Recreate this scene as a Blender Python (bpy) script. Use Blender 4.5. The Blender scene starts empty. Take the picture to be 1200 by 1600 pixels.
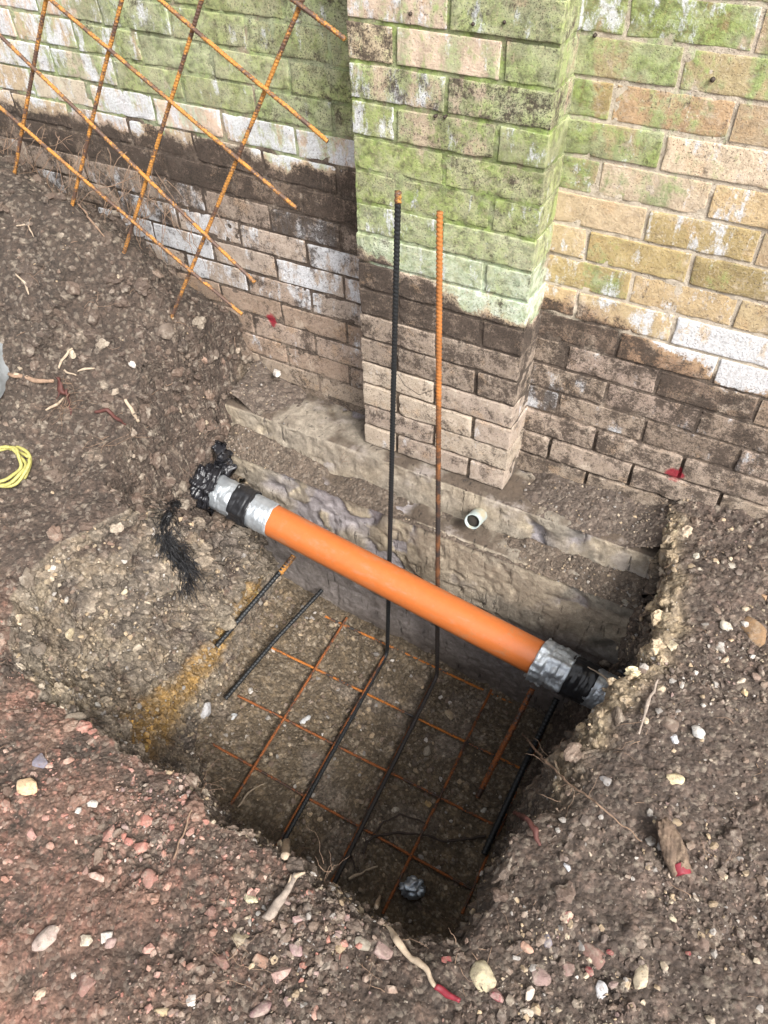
import bpy, bmesh, math, random
import numpy as np
from mathutils import Vector, Matrix, Euler

random.seed(7)
rng = np.random.default_rng(7)
SC = bpy.context.scene
COL = SC.collection

# ------------------------------------------------------------------ camera
CAM = np.array([0.92195938, -1.48715569, 1.49442834])
RM = np.array([[0.87343437, 0.33712515, -0.35136738],
               [0.48657007, -0.63243735, 0.60272097],
               [-0.01902546, -0.69740206, -0.71642752]])
F, CX, CY = 1205.0, 600.0, 800.0
cd = bpy.data.cameras.new('camera'); cam = bpy.data.objects.new('camera', cd); COL.objects.link(cam)
cd.sensor_fit = 'VERTICAL'; cd.sensor_height = 36.0; cd.lens = F / 1600 * 36.0
cd.clip_start = 0.02; cd.clip_end = 100
m = Matrix.Identity(4)
for i in range(3):
    m[i][0] = RM[i, 0]; m[i][1] = -RM[i, 1]; m[i][2] = -RM[i, 2]; m[i][3] = CAM[i]
cam.matrix_world = m
SC.camera = cam

# ------------------------------------------------------------------ light
SUN_EL, SUN_AZ = math.radians(44), math.radians(122)     # azimuth clockwise from +y
w = bpy.data.worlds.new('World'); SC.world = w; w.use_nodes = True
nt = w.node_tree; nt.nodes.clear()
sky = nt.nodes.new('ShaderNodeTexSky'); sky.sky_type = 'NISHITA'; sky.sun_disc = False
sky.sun_elevation = SUN_EL; sky.sun_rotation = SUN_AZ
sky.air_density = 1.0; sky.dust_density = 4.0; sky.ozone_density = 1.0
hs = nt.nodes.new('ShaderNodeHueSaturation'); hs.inputs['Saturation'].default_value = 0.22
bg = nt.nodes.new('ShaderNodeBackground'); bg.inputs['Strength'].default_value = 0.145
wo = nt.nodes.new('ShaderNodeOutputWorld')
nt.links.new(sky.outputs[0], hs.inputs['Color']); nt.links.new(hs.outputs[0], bg.inputs['Color'])
nt.links.new(bg.outputs[0], wo.inputs['Surface'])
sl = bpy.data.lights.new('sun', 'SUN'); sl.energy = 2.55; sl.angle = math.radians(20); sl.color = (1.0, 0.965, 0.91)
so = bpy.data.objects.new('sun', sl); COL.objects.link(so)
sd = Vector((math.sin(SUN_AZ) * math.cos(SUN_EL), math.cos(SUN_AZ) * math.cos(SUN_EL), math.sin(SUN_EL)))
so.rotation_euler = sd.to_track_quat('Z', 'Y').to_euler()
SC.view_settings.view_transform = 'Standard'; SC.view_settings.look = 'None'
SC.view_settings.exposure = 1.08; SC.view_settings.gamma = 1.0; SC.view_settings.use_curve_mapping = False

# ------------------------------------------------------------------ helpers: projection
def ray(u, v):
    return RM @ np.array([(u - CX) / F, (v - CY) / F, 1.0])
def onplane(u, v, n, d):           # n.p = d
    r = ray(u, v); n = np.array(n, float); t = (d - n @ CAM) / (n @ r); return CAM + t * r
def onz(u, v, z): return onplane(u, v, (0, 0, 1), z)
def ony(u, v, y): return onplane(u, v, (0, 1, 0), y)
def project(P):
    q = (P - CAM) @ RM
    return CX + F * q[:, 0] / q[:, 2], CY + F * q[:, 1] / q[:, 2], q[:, 2]

# ------------------------------------------------------------------ helpers: noise
def _h(ix, iy, iz, s):
    h = (ix * 73856093) ^ (iy * 19349663) ^ (iz * 83492791) ^ (s * 2654435761 & 0x7fffffff)
    h = (h ^ (h >> 13)) * 1274126177 & 0x7fffffffffff
    h = (h ^ (h >> 16)) * 668265263 & 0x7fffffffffff
    return (h ^ (h >> 15)) & 0xffffff
def vnoise(P, f, seed=0):          # value noise, -1..1
    Q = P * f; I = np.floor(Q).astype(np.int64); T = Q - I; T = T * T * T * (T * (T * 6 - 15) + 10)
    out = np.zeros(len(P))
    for dx in (0, 1):
        wx = T[:, 0] if dx else 1 - T[:, 0]
        for dy in (0, 1):
            wy = T[:, 1] if dy else 1 - T[:, 1]
            for dz in (0, 1):
                wz = T[:, 2] if dz else 1 - T[:, 2]
                out += wx * wy * wz * (_h(I[:, 0] + dx, I[:, 1] + dy, I[:, 2] + dz, seed) / 8388607.5 - 1)
    return out
def fbm(P, f, o=3, seed=0, g=0.5):
    a = 1; s = 0; t = 0
    for k in range(o):
        s = s + a * vnoise(P + 3.7 * k, f * 2 ** k, seed + k); t += a; a *= g
    return s / t
def worley(P, f, seed=0):          # F1 distance (cell units) and cell value
    Q = P * f; I = np.floor(Q).astype(np.int64)
    best = np.full(len(P), 9.0); idv = np.zeros(len(P))
    for dx in (-1, 0, 1):
        for dy in (-1, 0, 1):
            for dz in (-1, 0, 1):
                X = I[:, 0] + dx; Y = I[:, 1] + dy; Z = I[:, 2] + dz
                a = _h(X, Y, Z, seed) / 16777216.; b = _h(X, Y, Z, seed + 11) / 16777216.; c = _h(X, Y, Z, seed + 23) / 16777216.
                d = (X + a - Q[:, 0]) ** 2 + (Y + b - Q[:, 1]) ** 2 + (Z + c - Q[:, 2]) ** 2
                k = d < best; best = np.where(k, d, best); idv = np.where(k, _h(X, Y, Z, seed + 37) / 16777216., idv)
    return np.sqrt(best), idv
def sst(a, b, x):
    t = np.clip((x - a) / (b - a), 0, 1); return t * t * (3 - 2 * t)

# ------------------------------------------------------------------ helpers: materials
def mat(name):
    M = bpy.data.materials.new(name); M.use_nodes = True
    n = M.node_tree; n.nodes.clear()
    o = n.nodes.new('ShaderNodeOutputMaterial'); b = n.nodes.new('ShaderNodeBsdfPrincipled')
    n.links.new(b.outputs[0], o.inputs[0])
    return M, n, b
class G:
    def __init__(s, n): s.n = n
    def new(s, t, **k):
        x = s.n.nodes.new(t)
        for a, v in k.items(): setattr(x, a, v)
        return x
    def L(s, a, b): s.n.links.new(a, b)
    def val(s, x, sock):
        if isinstance(x, (int, float)): sock.default_value = x
        elif isinstance(x, tuple): sock.default_value = x + ((1,) if len(x) == 3 and sock.type == 'RGBA' else ())
        else: s.L(x, sock)
    def math(s, op, a, b=0.5, c=0.0, clamp=False):
        x = s.new('ShaderNodeMath', operation=op, use_clamp=clamp)
        s.val(a, x.inputs[0]); s.val(b, x.inputs[1]); s.val(c, x.inputs[2]); return x.outputs[0]
    def mix(s, f, a, b, bt='MIX'):
        x = s.new('ShaderNodeMix', data_type='RGBA', blend_type=bt)
        s.val(f, x.inputs[0]); s.val(a, x.inputs[6]); s.val(b, x.inputs[7]); return x.outputs[2]
    def ramp(s, f, lo, hi, a=0.0, b=1.0):
        x = s.new('ShaderNodeMapRange', interpolation_type='SMOOTHSTEP')
        s.val(f, x.inputs[0]); s.val(lo, x.inputs[1]); s.val(hi, x.inputs[2]); s.val(a, x.inputs[3]); s.val(b, x.inputs[4]); return x.outputs[0]
    def noise(s, vec, scale, det=4, rough=0.6, scl=None):
        x = s.new('ShaderNodeTexNoise'); x.inputs['Scale'].default_value = scale; x.inputs['Detail'].default_value = det
        x.inputs['Roughness'].default_value = rough
        if scl:
            mp = s.new('ShaderNodeMapping'); mp.inputs['Scale'].default_value = scl; s.L(vec, mp.inputs[0]); vec = mp.outputs[0]
        s.L(vec, x.inputs['Vector']); return x.outputs[0]
    def vor(s, vec, scale, feature='F1', out='Distance'):
        x = s.new('ShaderNodeTexVoronoi', feature=feature); x.inputs['Scale'].default_value = scale
        s.L(vec, x.inputs['Vector']); return x.outputs[out]
    def bump(s, h, st, dist, b, prev=None):
        x = s.new('ShaderNodeBump'); x.inputs['Strength'].default_value = st; x.inputs['Distance'].default_value = dist
        s.L(h, x.inputs['Height'])
        if prev: s.L(prev, x.inputs['Normal'])
        if b: s.L(x.outputs[0], b.inputs['Normal'])
        return x.outputs[0]
    def pos(s): return s.new('ShaderNodeNewGeometry').outputs['Position']
    def obj(s): return s.new('ShaderNodeTexCoord').outputs['Object']
    def attr(s, name, out='Color', typ='GEOMETRY'): return s.new('ShaderNodeAttribute', attribute_name=name, attribute_type=typ).outputs[out]

def brick_material(name='brick', mortar=False):
    M, n, b = mat(name); g = G(n); P = g.pos()
    px = g.new('ShaderNodeSeparateXYZ'); g.L(P, px.inputs[0])
    n1 = g.noise(P, 16, 6, .65); n2 = g.noise(P, 45, 6, .7); n3 = g.noise(P, 170, 5, .75); n4 = g.noise(P, 11, 5, .65, (1, 1, .33)); n5 = g.noise(P, 24, 6, .7, (1, 1, .4))
    n6 = g.noise(P, 6, 5, .6); n7 = g.noise(P, 20, 6, .7)
    if mortar:
        base = g.attr('tint'); sp_ = g.new('ShaderNodeSeparateColor'); g.L(g.attr('wts'), sp_.inputs[0])
        moss, white, dark = sp_.outputs[0], sp_.outputs[1], sp_.outputs[2]; mint = g.attr('mint', 'Fac')
    else:
        ob = lambda k: g.attr(k, 'Fac', 'OBJECT')
        # the old soil line: stained below, algae above
        edge = g.math('ADD', ob('line'), g.math('MULTIPLY', ob('slope'), px.outputs[0]))
        edge = g.math('ADD', edge, g.math('ADD', g.math('MULTIPLY', g.math('SUBTRACT', n7, .5), .07), g.math('MULTIPLY', g.math('SUBTRACT', n6, .5), .16)))
        up = g.ramp(g.math('SUBTRACT', px.outputs[2], edge), -.022, .022)
        mx = lambda a, b_: g.math('ADD', g.math('MULTIPLY', up, g.math('SUBTRACT', ob(a), ob(b_))), ob(b_))
        moss = g.math('MULTIPLY', up, ob('moss')); white = mx('white', 'white_low'); dark = mx('dark', 'dark_low'); mint = ob('mint')
        base = g.mix(up, g.attr('base_low', 'Color', 'OBJECT'), g.new('ShaderNodeObjectInfo').outputs['Color'])
    c = g.mix(g.ramp(n2, .32, .56), g.mix(.38, base, (.12, .08, .04), 'MIX'), base)
    c = g.mix(g.ramp(n1, .54, .68, 0, .0 if mortar else .5), c, g.mix(.45, base, (.58, .33, .14)))
    c = g.mix(g.ramp(n7, .53, .68, 0, .6), c, (.60, .50, .40))
    c = g.mix(g.ramp(n3, .50, .75, 0, .45), c, (.66, .58, .47))
    mf = g.math('MULTIPLY', g.ramp(g.math('ADD', g.math('ADD', n4, g.math('MULTIPLY', n2, .5)), g.math('MULTIPLY', moss, .58)), 1.0, 1.16), g.ramp(n3, .28, .5, .5, 1))
    green = g.mix(g.ramp(n2, .36, .60), (.062, .098, .018), (.235, .335, .075))
    green = g.mix(g.math('MULTIPLY', g.ramp(n1, .42, .6), .55), green, (.40, .42, .27))
    green = g.mix(g.math('MULTIPLY', g.ramp(n6, .5, .62), .5), green, (.06, .085, .03))
    green = g.mix(g.math('MULTIPLY', mint, g.ramp(n7, .36, .58, .35, .95)), green, g.mix(g.ramp(n2, .35, .65), (.34, .46, .31), (.68, .76, .66)))
    c = g.mix(g.math('MULTIPLY', mf, .80), c, green)
    wf = g.ramp(g.math('ADD', g.math('ADD', n5, g.math('MULTIPLY', n3, .22)), g.math('MULTIPLY', white, .58)), .84, .97)
    c = g.mix(g.math('MULTIPLY', wf, .88), c, g.mix(g.ramp(n3, .35, .65), (.50, .50, .51), (.70, .72, .76)))
    df = g.ramp(g.math('ADD', g.math('ADD', g.noise(P, 22, 6, .75), g.math('MULTIPLY', n3, .55)), g.math('MULTIPLY', dark, .6)), .96, 1.14)
    c = g.mix(g.math('MULTIPLY', df, .9), c, g.mix(n2, (.02, .014, .011), (.10, .07, .052)))
    sp = g.ramp(g.math('ADD', g.noise(P, 320, 3, .8), g.math('MULTIPLY', g.math('ADD', dark, .25), g.math('MULTIPLY', n1, .34))), .66, .76, 0, .9)
    c = g.mix(sp, c, (.035, .028, .022))
    for (x0, z0, r0) in RED_MARKS:      # sprayed red survey dots
        dx = g.math('SUBTRACT', px.outputs[0], x0); dz = g.math('SUBTRACT', px.outputs[2], z0)
        d = g.math('SQRT', g.math('ADD', g.math('MULTIPLY', dx, dx), g.math('MULTIPLY', dz, dz)))
        d = g.math('ADD', d, g.math('MULTIPLY', g.math('SUBTRACT', n7, .5), .05))
        c = g.mix(g.ramp(d, r0, r0 * .55, 0, .92), c, (.26, .004, .02))
    g.L(c, b.inputs['Base Color']); b.inputs['Roughness'].default_value = .9
    h = g.math('ADD', g.math('MULTIPLY', n2, .8), g.math('ADD', g.math('MULTIPLY', n3, .7), g.math('MULTIPLY', sp, -.6)))
    g.bump(h, .9, .0042, b)
    return M
def soil_material():
    M, n, b = mat('soil'); g = G(n); P = g.pos()
    base = g.attr('tint')
    n2 = g.noise(P, 90, 6, .75); n3 = g.noise(P, 420, 4, .8); n1 = g.noise(P, 14, 5, .6)
    vv = g.vor(P, 120); vc = g.vor(P, 120, 'F1', 'Color')
    c = g.mix(g.ramp(n2, .3, .72), g.mix(.6, base, (.012, .010, .008)), g.mix(.12, base, (.4, .32, .25)))
    c = g.mix(g.ramp(n1, .35, .7, .0, .3), c, g.mix(.5, base, (.03, .02, .016)))
    bw = g.new('ShaderNodeRGBToBW'); g.L(vc, bw.inputs[0])
    c = g.mix(g.ramp(bw.outputs[0], .72, .78, 0, .32), c, g.mix(.45, base, (.55, .47, .38)))
    c = g.mix(g.ramp(n3, .68, .76, 0, .55), c, (.50, .45, .38))
    g.L(c, b.inputs['Base Color'])
    g.L(g.ramp(n2, .3, .7, .72, .95), b.inputs['Roughness'])
    h = g.math('ADD', g.math('MULTIPLY', n2, .7), g.math('SUBTRACT', g.math('MULTIPLY', n3, .4), g.math('MULTIPLY', vv, .8)))
    g.bump(h, 1, .007, b)
    return M
def stone_material(name='stone', attr=False, paint=None):
    M, n, b = mat(name); g = G(n); P = g.pos(); O = g.obj()
    base = g.attr('tint') if attr else g.new('ShaderNodeObjectInfo').outputs['Color']
    n2 = g.noise(P, 70, 6, .7); n3 = g.noise(P, 330, 4, .75)
    c = g.mix(g.ramp(n2, .3, .7, .0, .6), base, g.mix(.55, base, (.10, .075, .06)))
    c = g.mix(g.ramp(n3, .55, .75, 0, .3), c, (.55, .48, .42))
    nz = g.new('ShaderNodeNewGeometry'); sz = g.new('ShaderNodeSeparateXYZ'); g.L(nz.outputs['Normal'], sz.inputs[0])
    c = g.mix(g.math('MULTIPLY', g.ramp(g.noise(P, 120, 6, .75), .48, .62), .55), c, (.13, .095, .07))
    c = g.mix(g.ramp(g.noise(P, 38, 4, .6), .5, .7, 0, .35), c, (.50, .44, .36))
    if paint:
        c = g.mix(g.ramp(g.noise(O, 2.2, 6, .75), .47, .60, 0, .85), c, paint)
    g.L(c, b.inputs['Base Color']); b.inputs['Roughness'].default_value = .78
    g.bump(g.math('ADD', n2, g.math('MULTIPLY', n3, .5)), .7, .004, b)
    return M
def concrete_material():
    M, n, b = mat('concrete'); g = G(n); P = g.pos()
    base = g.attr('tint')
    st = g.noise(P, 34, 5, .7, (2.6, 1, .16)); n2 = g.noise(P, 50, 6, .75); n3 = g.noise(P, 260, 4, .8); n1 = g.noise(P, 7, 5, .65)
    slit = g.noise(P, 42, 3, .6, (1.5, 1, .22))
    c = g.mix(g.ramp(n2, .3, .7), g.mix(.5, base, (.07, .055, .04)), base)
    c = g.mix(g.ramp(st, .45, .66, 0, .16), c, g.mix(.5, base, (.09, .07, .055)))
    c = g.mix(g.ramp(n1, .55, .68, 0, .5), c, (.50, .44, .40))
    c = g.mix(g.ramp(n3, .58, .72, 0, .6), c, (.06, .05, .04))
    c = g.mix(g.ramp(g.noise(P, 110, 5, .8), .56, .68, 0, .5), c, (.13, .10, .075))
    c = g.mix(g.ramp(slit, .67, .70, 0, .7), c, (.045, .038, .036))
    g.L(c, b.inputs['Base Color']); b.inputs['Roughness'].default_value = .9
    h = g.math('ADD', g.math('MULTIPLY', st, .5), g.math('ADD', g.math('MULTIPLY', n2, 1.1), g.math('SUBTRACT', g.math('MULTIPLY', n3, .6), g.ramp(slit, .62, .68, 0, 1.2))))
    g.bump(h, 1, .009, b)
    return M
def rebar_material(name, rust, dark, cov, metal=0.1):
    M, n, b = mat(name); g = G(n); P = g.pos()
    n2 = g.noise(P, 22, 6, .7); n3 = g.noise(P, 240, 4, .8)
    r = g.mix(g.ramp(n3, .35, .65), rust, tuple(x * .45 for x in rust))
    f = g.ramp(g.math('ADD', n2, g.math('MULTIPLY', n3, .35)), cov - .05, cov + .07)
    c = g.mix(f, r, dark)
    g.L(c, b.inputs['Base Color']); b.inputs['Metallic'].default_value = metal
    g.L(g.ramp(f, 0, 1, .85, .42), b.inputs['Roughness'])
    g.bump(n3, .5, .002, b)
    return M
def plain(name, col, rough, metal=0.0, var=.3, scale=40, bumpd=.002, bs=.5, dirt=None, coat=0):
    M, n, b = mat(name); g = G(n); P = g.pos()
    n2 = g.noise(P, scale, 6, .7)
    c = g.mix(g.ramp(n2, .35, .65, 0, var), col, tuple(x * .4 for x in col))
    if name == 'orange_plastic':
        c = g.mix(g.ramp(g.noise(P, 260, 3, .7), .66, .70, 0, .6), c, (.16, .06, .025)); c = g.mix(g.ramp(g.noise(P, 95, 4, .8), .68, .74, 0, .5), c, (.50, .33, .22))
        c = g.mix(g.ramp(g.noise(P, 30, 6, .75, (.4, 1, 1)), .54, .66, 0, .5), c, (.30, .165, .095))
    if dirt: c = g.mix(g.ramp(g.noise(P, scale * .4, 6, .75), dirt[0], dirt[0] + .12, 0, dirt[1]), c, dirt[2])
    g.L(c, b.inputs['Base Color']); b.inputs['Roughness'].default_value = rough; b.inputs['Metallic'].default_value = metal
    b.inputs['Coat Weight'].default_value = coat
    g.bump(n2, bs, bumpd, b)
    return M

p1 = ony(1057, 740, .112); p0 = ony(423, 499, .112)
RED_MARKS = [(p1[0], p1[2], .026), (p0[0], p0[2], .022)]
MT = {}
MT['brick'] = brick_material(); MT['mortar'] = brick_material('mortar', True); MT['soil'] = soil_material()
MT['stone'] = stone_material(); MT['gravel'] = stone_material('gravel', attr=True); MT['stone_red'] = stone_material('painted_stone', paint=(.20, .012, .03))
MT['concrete'] = concrete_material()
MT['rust'] = rebar_material('rusty_steel', (.54, .25, .055), (.10, .06, .045), .665)
MT['rust_red'] = rebar_material('dark_rusty_steel', (.34, .11, .03), (.05, .03, .022), .68)
MT['black_bar'] = rebar_material('blackened_steel', (.30, .13, .04), (.028, .03, .032), .42, .5)
MT['black_orange'] = rebar_material('rust_orange_bar', (.55, .19, .035), (.03, .028, .028), .70)

# ------------------------------------------------------------------ helpers: objects
def new_mesh(name, V, Fc, material, smooth=True, tint=None):
    me = bpy.data.meshes.new(name)
    V = np.asarray(V, np.float32); Fc = np.asarray(Fc, np.int32)
    me.vertices.add(len(V)); me.vertices.foreach_set('co', V.ravel())
    k = Fc.shape[1]
    me.loops.add(Fc.size); me.loops.foreach_set('vertex_index', Fc.ravel())
    me.polygons.add(len(Fc)); me.polygons.foreach_set('loop_start', np.arange(0, Fc.size, k, dtype=np.int32))
    try: me.polygons.foreach_set('loop_total', np.full(len(Fc), k, np.int32))
    except Exception: pass
    me.polygons.foreach_set('use_smooth', np.full(len(Fc), smooth))
    me.update(calc_edges=True)
    if tint is not None:
        a = me.attributes.new('tint', 'FLOAT_COLOR', 'POINT')
        T = np.ones((len(V), 4), np.float32); T[:, :3] = tint; a.data.foreach_set('color', T.ravel())
    me.materials.append(material)
    return me
def link(name, me, parent=None, loc=(0, 0, 0), color=None, **props):
    o = bpy.data.objects.new(name, me); COL.objects.link(o); o.location = loc
    if parent: o.parent = parent
    if color: o.color = (*color, 1)
    for k, v in props.items(): o[k] = v
    return o
def thing(name, label, cat, loc=(0, 0, 0), group=None):
    o = link(name, None, None, loc); o['label'] = label; o['category'] = cat
    if group: o['group'] = group
    return o
def tag(o, label, cat, group=None):
    o['label'] = label; o['category'] = cat
    if group: o['group'] = group
    return o
def local(parent, V): return np.asarray(V) - np.array(parent.location)

def tube(P, R, sides=8, rib=0.0, pitch=.008, step=None, cap=True, noise_amp=0.0, seed=0):
    """tube along polyline P; R radius or list; rib = rib height (helical)"""
    P = np.array(P, float); R = np.full(len(P), R) if np.isscalar(R) else np.array(R, float)
    L = np.concatenate([[0], np.cumsum(np.linalg.norm(np.diff(P, axis=0), axis=1))])
    if step:
        s = np.linspace(0, L[-1], max(2, int(L[-1] / step) + 1))
        P = np.stack([np.interp(s, L, P[:, i]) for i in range(3)], 1); R = np.interp(s, L, R); L = s
    T = np.gradient(P, axis=0); T /= np.linalg.norm(T, axis=1)[:, None] + 1e-12
    U = np.zeros_like(T); u = np.cross(T[0], [0.13, 0.31, 0.94]); u /= np.linalg.norm(u)
    for i in range(len(P)):
        u = u - T[i] * (u @ T[i]); u /= np.linalg.norm(u); U[i] = u
    W = np.cross(T, U)
    a = np.linspace(0, 2 * np.pi, sides, endpoint=False)
    rr = np.repeat(R[:, None], sides, 1)
    if rib:
        ph = (L[:, None] / pitch + np.sin(a)[None, :] * .35)
        rr = rr + rib * np.clip(np.cos(2 * np.pi * ph) * 1.6, -.6, 1)
        rr = rr + rib * .8 * (np.abs(np.cos(a))[None, :] > .93)
    V = P[:, None, :] + rr[:, :, None] * (np.cos(a)[None, :, None] * U[:, None, :] + np.sin(a)[None, :, None] * W[:, None, :])
    V = V.reshape(-1, 3)
    if noise_amp:
        V = V + noise_amp * np.stack([vnoise(V, 60, seed + i) for i in range(3)], 1)
    n = len(P); i = np.arange(n - 1)[:, None] * sides; j = np.arange(sides)[None, :]; j2 = (j + 1) % sides
    Fc = np.stack([i + j, i + j2, i + sides + j2, i + sides + j], -1).reshape(-1, 4)
    if cap:
        c0 = len(V); V = np.vstack([V, P[0], P[-1]])
        jj = np.arange(sides); k2 = (jj + 1) % sides
        e0 = np.stack([np.full(sides, c0), k2, jj, jj], 1)
        b = (n - 1) * sides
        e1 = np.stack([np.full(sides, c0 + 1), b + jj, b + k2, b + k2], 1)
        return V, Fc, np.vstack([e0[:, :3], e1[:, :3]])
    return V, Fc, np.zeros((0, 3), int)
def tri(Fq, Ft):
    return np.vstack([Fq[:, [0, 1, 2]], Fq[:, [0, 2, 3]], Ft]) if len(Ft) else np.vstack([Fq[:, [0, 1, 2]], Fq[:, [0, 2, 3]]])
class Merge:
    def __init__(s): s.V = []; s.F = []; s.n = 0; s.T = []
    def add(s, V, Fc, t=None):
        s.V.append(V); s.F.append(Fc + s.n); s.n += len(V)
        if t is not None: s.T.append(np.tile(t, (len(V), 1)))
    def mesh(s, name, material, smooth=True):
        return new_mesh(name, np.vstack(s.V), np.vstack(s.F), material, smooth, np.vstack(s.T) if s.T else None)
def tube_mesh(name, P, R, material, origin=(0, 0, 0), **k):
    V, a, b = tube(P, R, **k); return new_mesh(name, V - np.array(origin), tri(a, b), material)

# ------------------------------------------------------------------ the brick wall with its pier
H = .0725; BX = .2235
wall = thing('brick_wall', 'old brick wall with projecting pier, green algae above, dark soil stains below', 'wall', (.2, .112, 0))
def brick_mesh(name, L, D, Hh, seed, wear=1.0, nx=24, ny=6, nz=10):
    V = []; idx = {}
    Fc = []
    def ed(q, n_, S_):     # rows close to every arris keep it crisp
        e1, e2 = .0011 / S_, .0042 / S_
        if q == 0: return -.5
        if q == n_: return .5
        if q == 1: return -.5 + e1
        if q == n_ - 1: return .5 - e1
        return -.5 + e2 + (1 - 2 * e2) * (q - 2) / (n_ - 4)
    def vid(i, j, k):
        key = (i, j, k)
        if key not in idx: idx[key] = len(V); V.append((ed(i, nx, L), ed(j, ny, D), ed(k, nz, Hh)))
        return idx[key]
    for i in range(nx):
        for k in range(nz):
            Fc.append((vid(i, 0, k), vid(i + 1, 0, k), vid(i + 1, 0, k + 1), vid(i, 0, k + 1)))
    for i in range(nx):
        for j in range(ny):
            Fc.append((vid(i, j, 0), vid(i, j + 1, 0), vid(i + 1, j + 1, 0), vid(i + 1, j, 0)))
            Fc.append((vid(i, j, nz), vid(i + 1, j, nz), vid(i + 1, j + 1, nz), vid(i, j + 1, nz)))
    for j in range(ny):
        for k in range(nz):
            Fc.append((vid(0, j, k), vid(0, j, k + 1), vid(0, j + 1, k + 1), vid(0, j + 1, k)))
            Fc.append((vid(nx, j, k), vid(nx, j + 1, k), vid(nx, j + 1, k + 1), vid(nx, j, k + 1)))
    V = np.array(V); V = V * np.array([L, D, Hh])
    S = np.array([L, D, Hh]) / 2
    # rounded, chipped arrises
    off = np.array([seed * 1.37, seed * .71, seed * 2.3])
    r = (.0011 + .0050 * wear * np.clip(vnoise(V + off, 42, seed) - .30, 0, 1) * 2)
    E = np.abs(V) - (S - r[:, None]); E = np.clip(E, 0, None); ln = np.linalg.norm(E, axis=1)
    k = ln > r
    f = np.where(k, r / np.maximum(ln, 1e-9), 1)[:, None]
    V = np.sign(V) * ((np.abs(V) - E) + E * f)
    edge = ((np.abs(V[:, 0]) > L / 2 - .009).astype(float) + (np.abs(V[:, 2]) > Hh / 2 - .009)) > 0
    chip = np.clip(vnoise(V + off * 2, 55, seed + 9) - .38, 0, 1) * edge
    V[:, 1] += chip * .010 * (V[:, 1] < -D / 2 + .012)
    front = (V[:, 1] < -D / 2 + .02)
    am = .0010 * wear
    V[:, 1] += np.where(front, am * fbm(V + off, 30, 3, seed) * 1.8, 0)
    V[:, 2] += am * .9 * vnoise(V + off, 24, seed + 5) * (np.abs(V[:, 2]) > Hh * .4)
    V[:, 0] += am * .9 * vnoise(V + off, 24, seed + 6) * (np.abs(V[:, 0]) > L * .45)
    return new_mesh(name, V, np.array(Fc), MT['brick'])
JT = .0085
stretchers = [brick_mesh('brick', BX - JT, .09, H - JT, 10 + i) for i in range(10)]
halves = [brick_mesh('brick', .102, .09, H - JT, 40 + i, nx=14) for i in range(4)]
pst = [brick_mesh('pier_brick', .215, .125, H - JT, 60 + i, 1.15, ny=10) for i in range(6)]
phd = [brick_mesh('pier_brick', .1, .125, H - JT, 80 + i, 1.15, nx=14, ny=10) for i in range(5)]

def gz(x): return .016 + .018 * max(0, -x - .07) if x < 0 else -.004 - .006 * max(0, x - .5)
def weights(x, z, where):
    """base colour, moss, white, dark, mint for a brick at x,z"""
    r = random.random
    buff = random.choice([(.47, .36, .21), (.50, .36, .20), (.46, .31, .18), (.42, .34, .19), (.56, .43, .28), (.60, .48, .35), (.34, .26, .12), (.50, .37, .21), (.42, .32, .15)])
    if where == 'pier':
        zl = .605 - .215 * x
        if z > zl:
            t = (z - .57) / .25
            base = random.choice([(.56, .46, .31), (.60, .47, .36), (.50, .40, .29)])
            if z > .95: return base, .45 + .4 * r(), .15 + .3 * r(), .10 + .36 * r(), .1
            return base, .58 + .42 * r(), .14 + .30 * r(), .05 + .25 * r(), max(0, 1 - t * 1.7)
        if z > .45: return (.20, .15, .115), 0.0, .04, .56, 0
        if z > .30: return random.choice([(.33, .26, .205), (.36, .285, .225)]), 0, .12, .38 + .1 * r(), 0
        return random.choice([(.44, .36, .285), (.48, .395, .31), (.40, .32, .26)]), 0, .22, .24 + .14 * r(), 0
    if where == 'left':
        if z > .73:
            base = random.choice([(.60, .46, .32), (.64, .49, .38), (.54, .42, .28), (.60, .52, .40)])
            far = min(1, max(0, (-x - .55) / .5))
            if z < .83: return base, .50 * (1 - .4 * far) + .15 * r(), .48 + .2 * r() - .15 * far, .05 + .15 * r(), .75
            return base, (.86 - .42 * far) + .14 * r(), .14 + .34 * far + .16 * r(), .12 + .12 * r() + .14 * (x > -.3), .12
        if z > .62: return (.22, .16, .12), .0, .08, .56 + .12 * r(), 0
        if z > .50: return (.32, .25, .20), 0, .16 + .34 * r() * (x < -.15), .50 - .14 * (x < -.4) + .1 * r(), 0
        if z > .30: return random.choice([(.42, .34, .28), (.38, .29, .23)]), 0, .34 + .34 * r(), .26 + .1 * r(), 0
        if z > .12: return random.choice([(.33, .24, .18), (.38, .29, .23)]), 0, .18 + .2 * r(), .28 + .1 * r(), 0
        return (.33, .26, .20), 0, .14, .33, 0
    zl = .620 - .19 * x       # the old ground line falls to the right
    if z > zl:
        hi = min(1, max(0, (z - .72) / .3))
        if z < zl + .085: return buff, 0.1, .22 + .46 * min(1, max(0, (x - .52) / .25)) + .12 * r(), .12, 0
        return buff, .14 + .34 * hi + .38 * r() + (.16 if x < .6 else 0) * hi, .10 + .34 * r(), .04 + .18 * r(), .1
    if z > zl - .085: return random.choice([(.30, .19, .12), (.22, .155, .115)]), 0, .06 + .5 * (x > .8) * r(), .50, 0
    if z > .2: return random.choice([(.29, .22, .17), (.34, .265, .205), (.38, .29, .235)]), 0, .12 + .34 * r(), .42 + .1 * r(), 0
    return random.choice([(.33, .26, .20), (.37, .29, .23)]), 0, .16, .38 + .08 * r(), 0
LINES = {'pier': (.605, -.215), 'left': (.735, .004), 'right': (.620, -.19)}
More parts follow.
